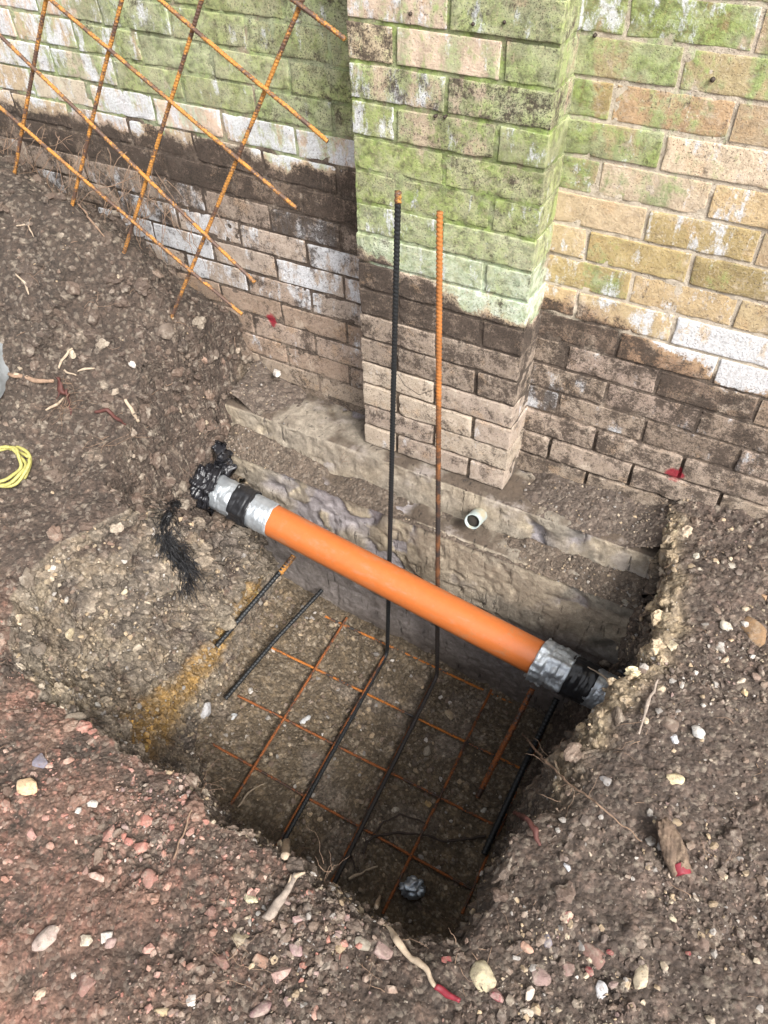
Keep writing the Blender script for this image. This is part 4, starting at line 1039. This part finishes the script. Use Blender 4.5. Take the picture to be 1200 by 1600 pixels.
# hanging torn flap of silver tape below the right joint
def sheet_mesh(name, P0, du, dv, nu, nv, amp, freq, seed, material, origin, thick=.0006):
    a, b_ = np.meshgrid(np.linspace(-.5, .5, nu), np.linspace(-.5, .5, nv), indexing='ij')
    Q = np.stack([a.ravel(), b_.ravel(), 0 * a.ravel()], 1)
    nn = np.cross(du, dv); nn = nn / np.linalg.norm(nn)
    rim_ = 1 + .18 * vnoise(Q * [1, 1, 0] + seed, 5, seed)[:, None]
    Vv = P0 + (Q[:, :1] * du + Q[:, 1:2] * dv) * rim_ + nn * (amp * (np.abs(vnoise(Q + seed, freq, seed)) + .5 * np.abs(vnoise(Q + seed, freq * 2.3, seed + 1))))[:, None]
    Vb = Vv - nn * thick
    i = np.arange(nu - 1)[:, None] * nv; j = np.arange(nv - 1)[None, :]
    Fq = np.stack([i + j, i + nv + j, i + nv + j + 1, i + j + 1], -1).reshape(-1, 4); n0 = nu * nv
    bd = [(i_ * nv) for i_ in range(nu)] + [((nu - 1) * nv + j_) for j_ in range(1, nv)] + [(i_ * nv + nv - 1) for i_ in range(nu - 2, -1, -1)] + [j_ for j_ in range(nv - 2, 0, -1)]
    sides = np.array([[bd[q], bd[(q + 1) % len(bd)], bd[(q + 1) % len(bd)] + n0, bd[q] + n0] for q in range(len(bd))])
    return new_mesh(name, np.vstack([Vv, Vb]) - origin, np.vstack([Fq, Fq[:, ::-1] + n0, sides]), MT[material])
org = np.array(pipe.location[:])
fp = PA + AX * (PL + .012) - W_ * .048 + U_ * .034
link('tape_flap', sheet_mesh('tape_flap', fp, AX * .05 + U_ * .012, W_ * .052 + U_ * .02, 16, 16, .010, 5, 3, 'silver', org), pipe)
fl2 = PA + AX * -.1 - W_ * .058 + U_ * .008
link('tape_flap', sheet_mesh('tape_flap', fl2, AX * .055, W_ * .04 - U_ * .02, 14, 14, .010, 4, 8, 'black_tape', org), pipe)

# grey stub pipe poking out of the footing
MT['pale_pvc'] = plain('pale_plastic', (.34, .39, .375), .5, 0, .25, 40, .001, .3, (.52, .7, (.33, .27, .16)))
MT['hollow'] = plain('bore_shade', (.03, .024, .018), .95)  # near-black colour standing for the shade inside the stub
sp0 = onplane(738, 815, (0, 1, 0), -.112); sa = np.array([-.05, .90, -.42]); sa /= np.linalg.norm(sa)
stub = thing('pipe_stub', 'short pale grey plastic pipe stub poking out of the footing below the pier', 'pipe', tuple(sp0))
def ring_pipe(p, a, ro, ri, L, n=40):
    u = np.cross(a, [0, 0, 1.]); u /= np.linalg.norm(u); w_ = np.cross(u, a); A_ = np.linspace(0, 2 * np.pi, n, endpoint=False)
    prof = [(0.02, ri * .98), (0, ri), (0, ro - .0006), (.0006, ro), (L * .5, ro), (L, ro), (L, ri), (.0, ri)]
    Vv = []
    for s_, r_ in prof: Vv.append(p + a * s_ + r_ * (np.cos(A_)[:, None] * u + np.sin(A_)[:, None] * w_))
    prof2 = [(0, ri), (0, ro - .0006), (.0008, ro), (L, ro)]
    outer_ = np.vstack([p + a * s_ + r_ * (np.cos(A_)[:, None] * u + np.sin(A_)[:, None] * w_) for s_, r_ in [(L * .9, ri)] + prof2])
    m_ = 5; i = np.arange(m_ - 1)[:, None] * n; j = np.arange(n)[None, :]; j2 = (j + 1) % n
    Fq = np.stack([i + j, i + j2, i + n + j2, i + n + j], -1).reshape(-1, 4); 
    return outer_, Fq
Vv, Fq = ring_pipe(sp0, sa, .0225, .0192, .075)
Vv = Vv + .0006 * np.stack([vnoise(Vv, 80, i) for i in range(3)], 1)
link('pipe_wall', new_mesh('pipe_wall', Vv - sp0, Fq, MT['pale_pvc']), stub)
Vv, a_, b_ = tube([sp0 + sa * .012, sp0 + sa * .055], .0192, 24)  # added dark plug, paints the unlit bore just behind the opening
link('bore_shade_plug', new_mesh('bore_shade_plug', Vv - sp0 + .002 * np.stack([vnoise(Vv, 90, i) for i in range(3)], 1), tri(a_, b_), MT['hollow']), stub)

# ------------------------------------------------------------------ plastic, cord, foil, wood, slab
def crumple(name, p, size, seed, material, label, cat, sub=4, fr=(2.2, 5), amp=(.55, .25), rot=0):
    bm = bmesh.new(); bmesh.ops.create_icosphere(bm, subdivisions=sub, radius=.5); Vv = np.array([v.co[:] for v in bm.verts]); Fc = np.array([[v.index for v in f.verts] for f in bm.faces]); bm.free()
    Vv = Vv * (1 - amp[0] * np.abs(vnoise(Vv + seed, fr[0], seed))[:, None] - amp[1] * np.abs(vnoise(Vv + seed, fr[1], seed + 1))[:, None] + .2)
    Vv = Vv * np.array(size); ca, sa_ = math.cos(rot), math.sin(rot); Vv = np.stack([Vv[:, 0] * ca - Vv[:, 1] * sa_, Vv[:, 0] * sa_ + Vv[:, 1] * ca, Vv[:, 2]], 1)
    o = link(name, new_mesh(name, Vv, Fc, MT[material]), None, tuple(p)); tag(o, label, cat); return o
# black polythene rising from the left pipe end along the footing edge
pb_ = [onplane(u, v, (0, 1, 0), y_) for u, v, y_ in ((350, 688, -.15), (345, 712, -.17), (350, 738, -.18), (330, 752, -.20), (312, 768, -.215))]
Vv, a_, b_ = tube(pb_, [.016, .026, .03, .034, .03], 28, step=.003)
Vv = Vv + .020 * np.stack([vnoise(Vv, 26, 70 + i) for i in range(3)], 1) + .016 * (np.stack([1 - np.abs(vnoise(Vv, 48, 80 + i)) * 3 for i in range(3)], 1)).clip(-.5, 1) * [.5, -.6, .6]
o = link('plastic_sheet', new_mesh('plastic_sheet', Vv - pb_[2], tri(a_, b_), MT['black_poly']), None, tuple(pb_[2])); tag(o, 'crumpled black polythene bunched above the taped left end of the orange pipe', 'plastic')
crumple('plastic_sheet', onplane(930, 1052 - 30, (0, 1, 0), -.20) + AX * .12, (.10, .07, .06), 4, 'black_poly', 'black plastic scrap in the hollow behind the right end of the pipe', 'plastic')
MT['foil'] = plain('foil', (.55, .62, .70), .28, .6, .6, 70, .004, .6)
crumple('foil_scrap', onfloor(645, 1387, .025), (.075, .058, .05), 12, 'foil', 'crumpled silvery blue plastic scrap on the dark pit floor', 'foil', fr=(3.5, 8), amp=(.8, .4), rot=.4)
# frayed black fibre strip
hp = [hit(u, v) for u, v in ((282, 786), (262, 805), (256, 832), (266, 860), (284, 880), (290, 905))]
fm_ = Merge(); Pp = np.array(hp); Ls = np.linspace(0, 1, len(Pp))
for q in range(900):
    t = random.random() ** .8; b0 = np.array([np.interp(t, Ls, Pp[:, i]) for i in range(3)]) + rng.normal(0, .011 + .008 * t, 3)
    d_ = np.array([np.interp(min(1, t + .1), Ls, Pp[:, i]) for i in range(3)]) - np.array([np.interp(max(0, t - .1), Ls, Pp[:, i]) for i in range(3)])
    d_ = d_ / np.linalg.norm(d_) + rng.normal(0, .45, 3); L_ = random.uniform(.025, .06)
    n_ = (CAM - b0); n_ = np.array([.1, -.4, .9])
    b0 = b0 + n_ * random.uniform(.002, .014)
    Vv, a_, b_ = tube([b0, b0 + d_ * L_ * .5 + rng.normal(0, .003, 3), b0 + d_ * L_ + n_ * random.uniform(-.005, .01)], [.0012, .0009, .0003], 3)
    fm_.add(Vv, tri(a_, b_))
Vv, a_, b_ = tube(Pp + np.array([.0, -.002, .006]), [.003, .007, .007, .008, .011, .006], 16, step=.004, noise_amp=.010)
fm_.add(Vv, tri(a_, b_))
MT['fibre'] = plain('black_fibre', (.014, .014, .016), .5)
me = fm_.mesh('fibre_strip', MT['fibre']); 
o = link('fibre_strip', me); tag(o, 'frayed black fibre strip hanging on the left pit slope below the pipe', 'plastic')
# yellow cord
MT['yellow'] = plain('yellow_cord', (.42, .385, .12), .55, 0, .55, 90, .001, .4)
cc_ = np.array([hit(6, 738, 5)]).mean(0); nn_ = normal_at(cc_); tz = nn_.to_track_quat('Z', 'Y').to_matrix(); tz = np.array(tz)
sc_ = 47 * float(project(cc_[None])[2][0]) / F
cord = thing('cord_coil', 'coil of pale yellow cord lying on the soil at the left edge', 'cord', tuple(cc_))
for q in range(4):
    A_ = np.linspace(0, 2 * np.pi * (.98 if q else .8), 60) + q * .9 - .6; rr = sc_ * (.92 - .10 * q + .07 * np.sin(A_ * 2 + q * 1.7) + .03 * np.sin(A_ * 5 + q))
    L_ = np.stack([rr * np.cos(A_), rr * np.sin(A_) * .92, .012 + .004 * q + .006 * np.sin(A_ * 3 + q * 2)], 1)
    Pc = L_ @ tz.T + np.array([0, 0, .004]) + np.array([-.002, .004 * q, 0])
    link('cord_loop', tube_mesh('cord_loop', Pc, .0042, MT['yellow'], (0, 0, 0), sides=8, rib=.0005, pitch=.006, step=.0025), cord)
# grey slab at the left edge
MT['slab'] = plain('grey_stone_slab', (.25, .265, .275), .8, 0, .4, 25, .003, .6)
def slab_obj():
    p = hit(-26, 590); bm = bmesh.new(); bmesh.ops.create_cube(bm, size=1)
    bmesh.ops.subdivide_edges(bm, edges=bm.edges[:], cuts=7, use_grid_fill=True)
    Vv = np.array([v.co[:] for v in bm.verts]); Fc = [tuple(v.index for v in f.verts) for f in bm.faces]; bm.free()
    r_ = np.linalg.norm(Vv, axis=1)[:, None]; Vv = Vv * (1 - .12 * (r_ > .62) * (r_ - .62) / .25); Vv *= [.11, .16, .09]
    Vv += .006 * np.stack([vnoise(Vv, 22, 30 + i) for i in range(3)], 1)
    o = link('stone_slab', new_mesh('stone_slab', Vv, np.array(Fc), MT['slab'], False), None, tuple(p + np.array([0, 0, .015]))); o.rotation_euler = (.15, -.25, .5)
    tag(o, 'broken pale grey slab end at the left edge of the mound', 'stone slab')
slab_obj()
MT['bark'] = plain('old_wood', (.17, .115, .08), .85, 0, .8, 60, .006, 1.0, (.5, .5, (.30, .22, .15)))
MT['pale_wood'] = plain('pale_wood', (.42, .33, .24), .75, 0, .5, 90, .002, .6)
MT['root'] = plain('root_bark', (.26, .17, .115), .85, 0, .6, 90, .002, .6)
MT['red_root'] = plain('red_root', (.085, .026, .020), .7, 0, .5, 90, .002, .5)
MT['red_paint'] = plain('red_paint', (.20, .014, .026), .6, 0, .4, 120, .002, .5)
MT['dark_root'] = plain('dark_root', (.05, .035, .028), .8, 0, .5, 90, .002, .5)
MT['grey_wood'] = plain('weathered_wood', (.33, .27, .225), .85, 0, .7, 50, .004, .9)
def up(u, v, h=.006):
    p = hit(u, v); return p + (CAM - p) / np.linalg.norm(CAM - p) * h * .6 + np.array([0, 0, h * .6])
# wood with red painted end
a0, a1 = up(1032, 1290, .022), up(1062, 1366, .022)
wd = thing('wood_offcut', 'brown split root offcut with one end sprayed red, on the right hand soil', 'wood', tuple(a0))
Vv, a_, b_ = tube([a0, (a0 * 2 + a1) / 3, (a0 + a1 * 2) / 3, a1], [.012, .020, .024, .021], 40, step=.0018)
dv = (a1 - a0) / np.linalg.norm(a1 - a0)
tl = (Vv - a0) @ dv; axd = tl[:, None] * dv; rad = Vv - a0 - axd; rl = np.linalg.norm(rad, axis=1)[:, None] + 1e-9; ru = rad / rl
ridge = vnoise(np.hstack([ru * .022, ]) + np.outer(tl * .10, [1, 1, 1]), 150, 3) + .7 * vnoise(ru * .022 + np.outer(tl * .3, [1, 1, 1]), 330, 4)
lobes = vnoise(ru * .022 + np.outer(tl, [.25, .1, .2]), 60, 8)
Vv = Vv + rad * (.16 * ridge + .38 * lobes)[:, None] + dv * (.010 * vnoise(ru * .022, 130, 9) * ((tl < .01) | (tl > np.linalg.norm(a1 - a0) - .01)))[:, None]
link('split_wood', new_mesh('split_wood', Vv - a0, tri(a_, b_), MT['bark']), wd)
Vv, a_, b_ = tube([a1 - dv * .012, a1 + dv * .005], [.0165, .0155], 30, step=.0015, noise_amp=.003)
link('red_end', new_mesh('red_end', Vv - a0, tri(a_, b_), MT['red_paint']), wd)
def stick(name, label, cat, px_pts, radii, material, h=.006, wig=.0015, seed=0, extra=None, sides=9, step=.004):
    P = [up(u, v, h) for u, v in px_pts]; 
    Vv, a_, b_ = tube(P, radii, sides, step=step, noise_amp=wig, seed=seed)
    if extra is None:
        o = link(name, new_mesh(name, Vv - P[0], tri(a_, b_), MT[material]), None, tuple(P[0])); tag(o, label, cat); return o
    t = thing(name, label, cat, tuple(P[0])); link('stem', new_mesh('stem', Vv - P[0], tri(a_, b_), MT[material]), t)
    for nm, pts, rad_, mt in extra:
        Q = [up(u, v, h + .001) for u, v in pts]; Vv, a_, b_ = tube(Q, rad_, sides, step=step, noise_amp=wig, seed=seed + 3)
        link(nm, new_mesh(nm, Vv - P[0], tri(a_, b_), MT[mt]), t)
    return t
stick('broken_stick', 'pale forked broken stick leaning over the front lip of the pit', 'stick', [(418, 1440), (440, 1408), (463, 1368)], [.008, .0085, .005], 'grey_wood', .014, .004, 1, [('split_end', [(452, 1386), (464, 1372), (477, 1366)], [.006, .005, .003], 'pale_wood'), ('prong', [(452, 1382), (456, 1368)], [.003, .001], 'pale_wood')])
stick('root', 'curved pale stripped root with red tip in the foreground', 'root', [(603, 1446), (620, 1470), (642, 1496), (665, 1515), (682, 1545)], [.0045, .006, .0055, .005, .004], 'pale_wood', .010, .003, 2, [('red_tip', [(680, 1542), (698, 1554), (716, 1566)], [.005, .0055, .004], 'red_paint')])
stick('twig', 'short white peeled twig on the left mound', 'twig', [(196, 626), (206, 642), (217, 661)], [.0035, .0055, .004], 'pale_wood', .008, .003, 3)
stick('root', 'thick brown root poking from the slab at the left edge', 'root', [(15, 587), (40, 593), (62, 599), (86, 598)], [.005, .006, .006, .005], 'root', .010, .003, 4, [('peeled_patch', [(24, 588), (45, 592)], [.005, .004], 'pale_wood')])
stick('root', 'dark red curved root on the middle of the left mound', 'root', [(150, 645), (168, 643), (182, 655), (197, 666)], [.004, .0055, .005, .003], 'red_root', .008, .003, 5)
stick('root', 'bundle of reddish root ends near the left slab', 'root', [(92, 592), (95, 610), (108, 622)], [.006, .009, .004], 'red_root', .010, .006, 6, [('tendril', [(95, 600), (88, 640)], [.003, .001], 'red_root'), ('tendril', [(104, 612), (112, 650)], [.003, .001], 'red_root')])
stick('root', 'pale peeled root fork beside the red root bundle', 'root', [(92, 578), (98, 565), (108, 552), (115, 547)], [.003, .004, .0035, .002], 'pale_wood', .010, .003, 7, [('fork', [(100, 582), (120, 590)], [.003, .0015], 'pale_wood')])
stick('twig', 'white sliver lying below the red root bundle', 'twig', [(72, 643), (88, 634), (101, 623)], [.002, .004, .002], 'pale_wood', .007, .002, 8)
stick('twig', 'cream sliver right of the red root bundle', 'twig', [(122, 583), (135, 578), (148, 577)], [.002, .0035, .002], 'pale_wood', .007, .002, 9)
stick('twig', 'thin light twig trailing down the upper left mound', 'twig', [(122, 322), (145, 348), (165, 372)], [.0025, .003, .002], 'root', .006, .004, 10)
stick('twig', 'cream forked rootlet on the dark left mound', 'twig', [(25, 430), (38, 445), (45, 462)], [.002, .0035, .0015], 'pale_wood', .006, .003, 11)
stick('twig', 'pale twig near the top of the left mound', 'twig', [(26, 355), (44, 354), (54, 372)], [.0015, .0025, .0015], 'pale_wood', .006, .003, 12)
stick('root', 'short tan root stub standing at the front lip of the pit', 'root', [(446, 1340), (448, 1316)], [.008, .0085], 'pale_wood', .014, .004, 13)
stick('twig', 'long thin twig arching over the right side of the pit', 'twig', [(815, 1150), (850, 1195), (880, 1225), (930, 1262), (1000, 1320)], [.0022, .0024, .002, .0018, .001], 'root', .03, .003, 14)
stick('twig', 'orange splinter stuck on the right pit wall', 'twig', [(866, 1192), (875, 1220)], [.003, .002], 'pale_wood', .012, .002, 15)
stick('root', 'pinkish broken root sticking out of the right pit wall', 'root', [(802, 1272), (822, 1283), (836, 1302), (842, 1325)], [.003, .0055, .005, .003], 'red_root', .018, .003, 16)
stick('twig', 'upright pale twig on the right rim beyond the pipe end', 'twig', [(1028, 1065), (1012, 1100), (998, 1150)], [.0025, .003, .0025], 'grey_wood', .01, .003, 17)
o = stick('root', 'long root with a stripped white tip lying over the taped right end of the pipe', 'root', [(1010, 1050), (985, 1044)], [.004, .0045], 'root', .01, .002, 18)
Pq = [PA + AX * (PL + .125) + W_ * .060 - U_ * .01, PA + AX * (PL + .21) + W_ * .062, PA + AX * (PL + .31) + W_ * .055 + U_ * .0, PA + AX * (PL + .40) + W_ * .07]
Vv, a_, b_ = tube(Pq, [.0012, .0048, .0052, .0045], 9, step=.004, noise_amp=.003); o.data = new_mesh('root', Vv - Pq[0], tri(a_, b_), MT['pale_wood']); o.location = tuple(Pq[0])
stick('root', 'white rootlet curling over the front lip above the pit', 'root', [(372, 1263), (388, 1240), (400, 1232), (414, 1226)], [.0025, .0025, .002, .0015], 'pale_wood', .012, .002, 19)
stick('twig', 'thin crooked twig lying on the red soil at the pit lip', 'twig', [(322, 1225), (302, 1262), (288, 1300), (272, 1345)], [.0015, .002, .002, .0012], 'root', .008, .003, 20)
stick('root', 'pale root end reaching over the pit at the front', 'root', [(545, 1375), (570, 1362), (589, 1356)], [.004, .0035, .0025], 'pale_wood', .014, .003, 21)
stick('root', 'tan root stub inside the front wall of the pit', 'root', [(588, 1418), (594, 1402)], [.005, .004], 'pale_wood', .008, .002, 22)
def floor_root(label, pts, r):
    P = [onfloor(u, v, .022) for u, v in pts]; Vv, a_, b_ = tube(P, r, 8, step=.005, noise_amp=.003)
    o = link('root', new_mesh('root', Vv - P[0], tri(a_, b_), MT['dark_root']), None, tuple(P[0])); tag(o, label, 'root')
floor_root('dark looped root lying across the pit floor under the mesh', [(568, 1335), (572, 1316), (590, 1306), (622, 1300), (660, 1304), (695, 1315), (735, 1310), (758, 1306)], .0036)
floor_root('thin dark root curving above the looped one on the pit floor', [(582, 1305), (600, 1285), (625, 1273), (655, 1282), (668, 1290)], .0026)
floor_root('short dark root crossing below the left long rod', [(545, 1325), (552, 1345), (560, 1362)], .0024)
# split chip with red paint marks, small red painted scraps
for u, v, s_, lb in ((698, 1500, .018, 'bright red painted root chip left of the largest pale yellow stone'), (952, 1489, .012, 'red painted scrap beside the broad dark brown lump'), (1075, 1505 - 15, .010, 'tiny red painted chip at the lower right'), (920, 1518, .016, 'red painted pebble between the brownish pink stones')):
    p = up(u, v, .006); o = link('painted_chip', angp[1], None, tuple(p), (.22, .06, .05)); o.scale = (s_ * 1.4, s_, s_ * .7); o.rotation_euler = (0, 0, u); tag(o, lb, 'painted chip')
    
# fine hair roots along the undercut wall, the mound and the pit lip
fr = Merge()
def hair(P0, d, L, r, n=6, droop=.0, wig=.25):
    P = [np.array(P0, float)]; d = np.array(d, float); d /= np.linalg.norm(d)
    for _ in range(n):
        d = d + rng.normal(0, wig, 3) + np.array([0, 0, -droop]); d /= np.linalg.norm(d); P.append(P[-1] + d * L / n)
    Vv, a_, b_ = tube(P, np.linspace(r, r * .35, len(P)), 4); fr.add(Vv, tri(a_, b_))
for q in range(90):
    x_ = random.uniform(-1.35, -.5); z0 = .66 + .045 * (-x_ - .5) * 0 + random.uniform(-.12, .04) - .25 * max(0, x_ + .9)
    hair((x_, random.uniform(.03, .105), z0), (random.uniform(-.4, 1), random.uniform(-1.1, -.2), random.uniform(-.8, .1)), random.uniform(.08, .28), random.uniform(.0006, .0015), 8, .08)
me = fr.mesh('hair_roots', MT['root']); o = link('hair_roots', me, kind='stuff')
fr = Merge()
def hair_px(u, v, n_, L0, L1, r=.0008, hh=.004):
    n_ = int(n_ * .75)
    p = up(u, v, hh)
    for _ in range(n_):
        a_ = random.uniform(0, 6.28); hair(p + rng.normal(0, .012, 3) * [1, 1, .2], (math.cos(a_), math.sin(a_), random.uniform(.0, .5)), random.uniform(L0, L1), r * random.uniform(.5, 1.1), 7, .10, .32)
for (u, v, n_, a_, b_) in ((100, 640, 26, .05, .14), (110, 600, 14, .05, .12), (160, 690, 14, .05, .13), (510, 1370, 14, .04, .10), (600, 1390, 12, .04, .1), (700, 1440, 22, .04, .10), (470, 1330, 10, .03, .08), (320, 1220, 8, .04, .1),
                           (360, 1490, 8, .04, .1), (330, 1560, 6, .03, .08), (860, 1190, 8, .03, .1), (900, 1240, 6, .04, .1), (720, 1500, 8, .03, .07), (575, 1500, 6, .03, .07), (150, 470, 10, .04, .1), (60, 430, 8, .04, .1),
                           (430, 1300, 8, .03, .08), (1120, 1350, 6, .03, .08), (990, 1150, 6, .03, .08), (280, 960, 8, .03, .08), (420, 940, 6, .03, .07), (200, 1100, 8, .03, .08), (640, 1480, 8, .03, .06)):
    hair_px(u, v, n_, a_, b_)
for q in sample(200, prob * near * is_out):
    p = TV[q] + TN[q] * .003; a_ = random.uniform(0, 6.28); hair(p, (math.cos(a_), math.sin(a_), .15), random.uniform(.015, .06), random.uniform(.0005, .0011), 5, .12, .3)
for (u, v) in ((935, 1075), (915, 1085), (945, 1060)):
    pc = PA + AX * (PL + .20) - U_ * -.02 + W_ * .05
    for _ in range(9): hair(pc + rng.normal(0, .018, 3), rng.normal(0, 1, 3) + AX * .6, random.uniform(.03, .10), .0006, 7, .05, .3)
base_l = onplane(553, 700, (0, 1, 0), -.01)
for _ in range(30): hair(base_l + rng.normal(0, .010, 3), (random.uniform(-1, .3), random.uniform(-1, 0), random.uniform(-.3, .4)), random.uniform(.02, .07), .0008, 6, .1, .3)
me = fr.mesh('rootlets', MT['root']); o = link('rootlets', me, kind='stuff')
wp = onplane(625, 590, (0, 1, 0), -.12)
Vv, a_, b_ = tube([ony(622, 585, -.135), ony(632, 602, -.125), ony(655, 617, -.12), ony(683, 607, -.135)], .0007, 5, step=.004)
o = link('tie_wire', new_mesh('tie_wire', Vv, tri(a_, b_), MT['dark_root'])); tag(o, 'thin dark tie wire slung between the two upright bars', 'wire')
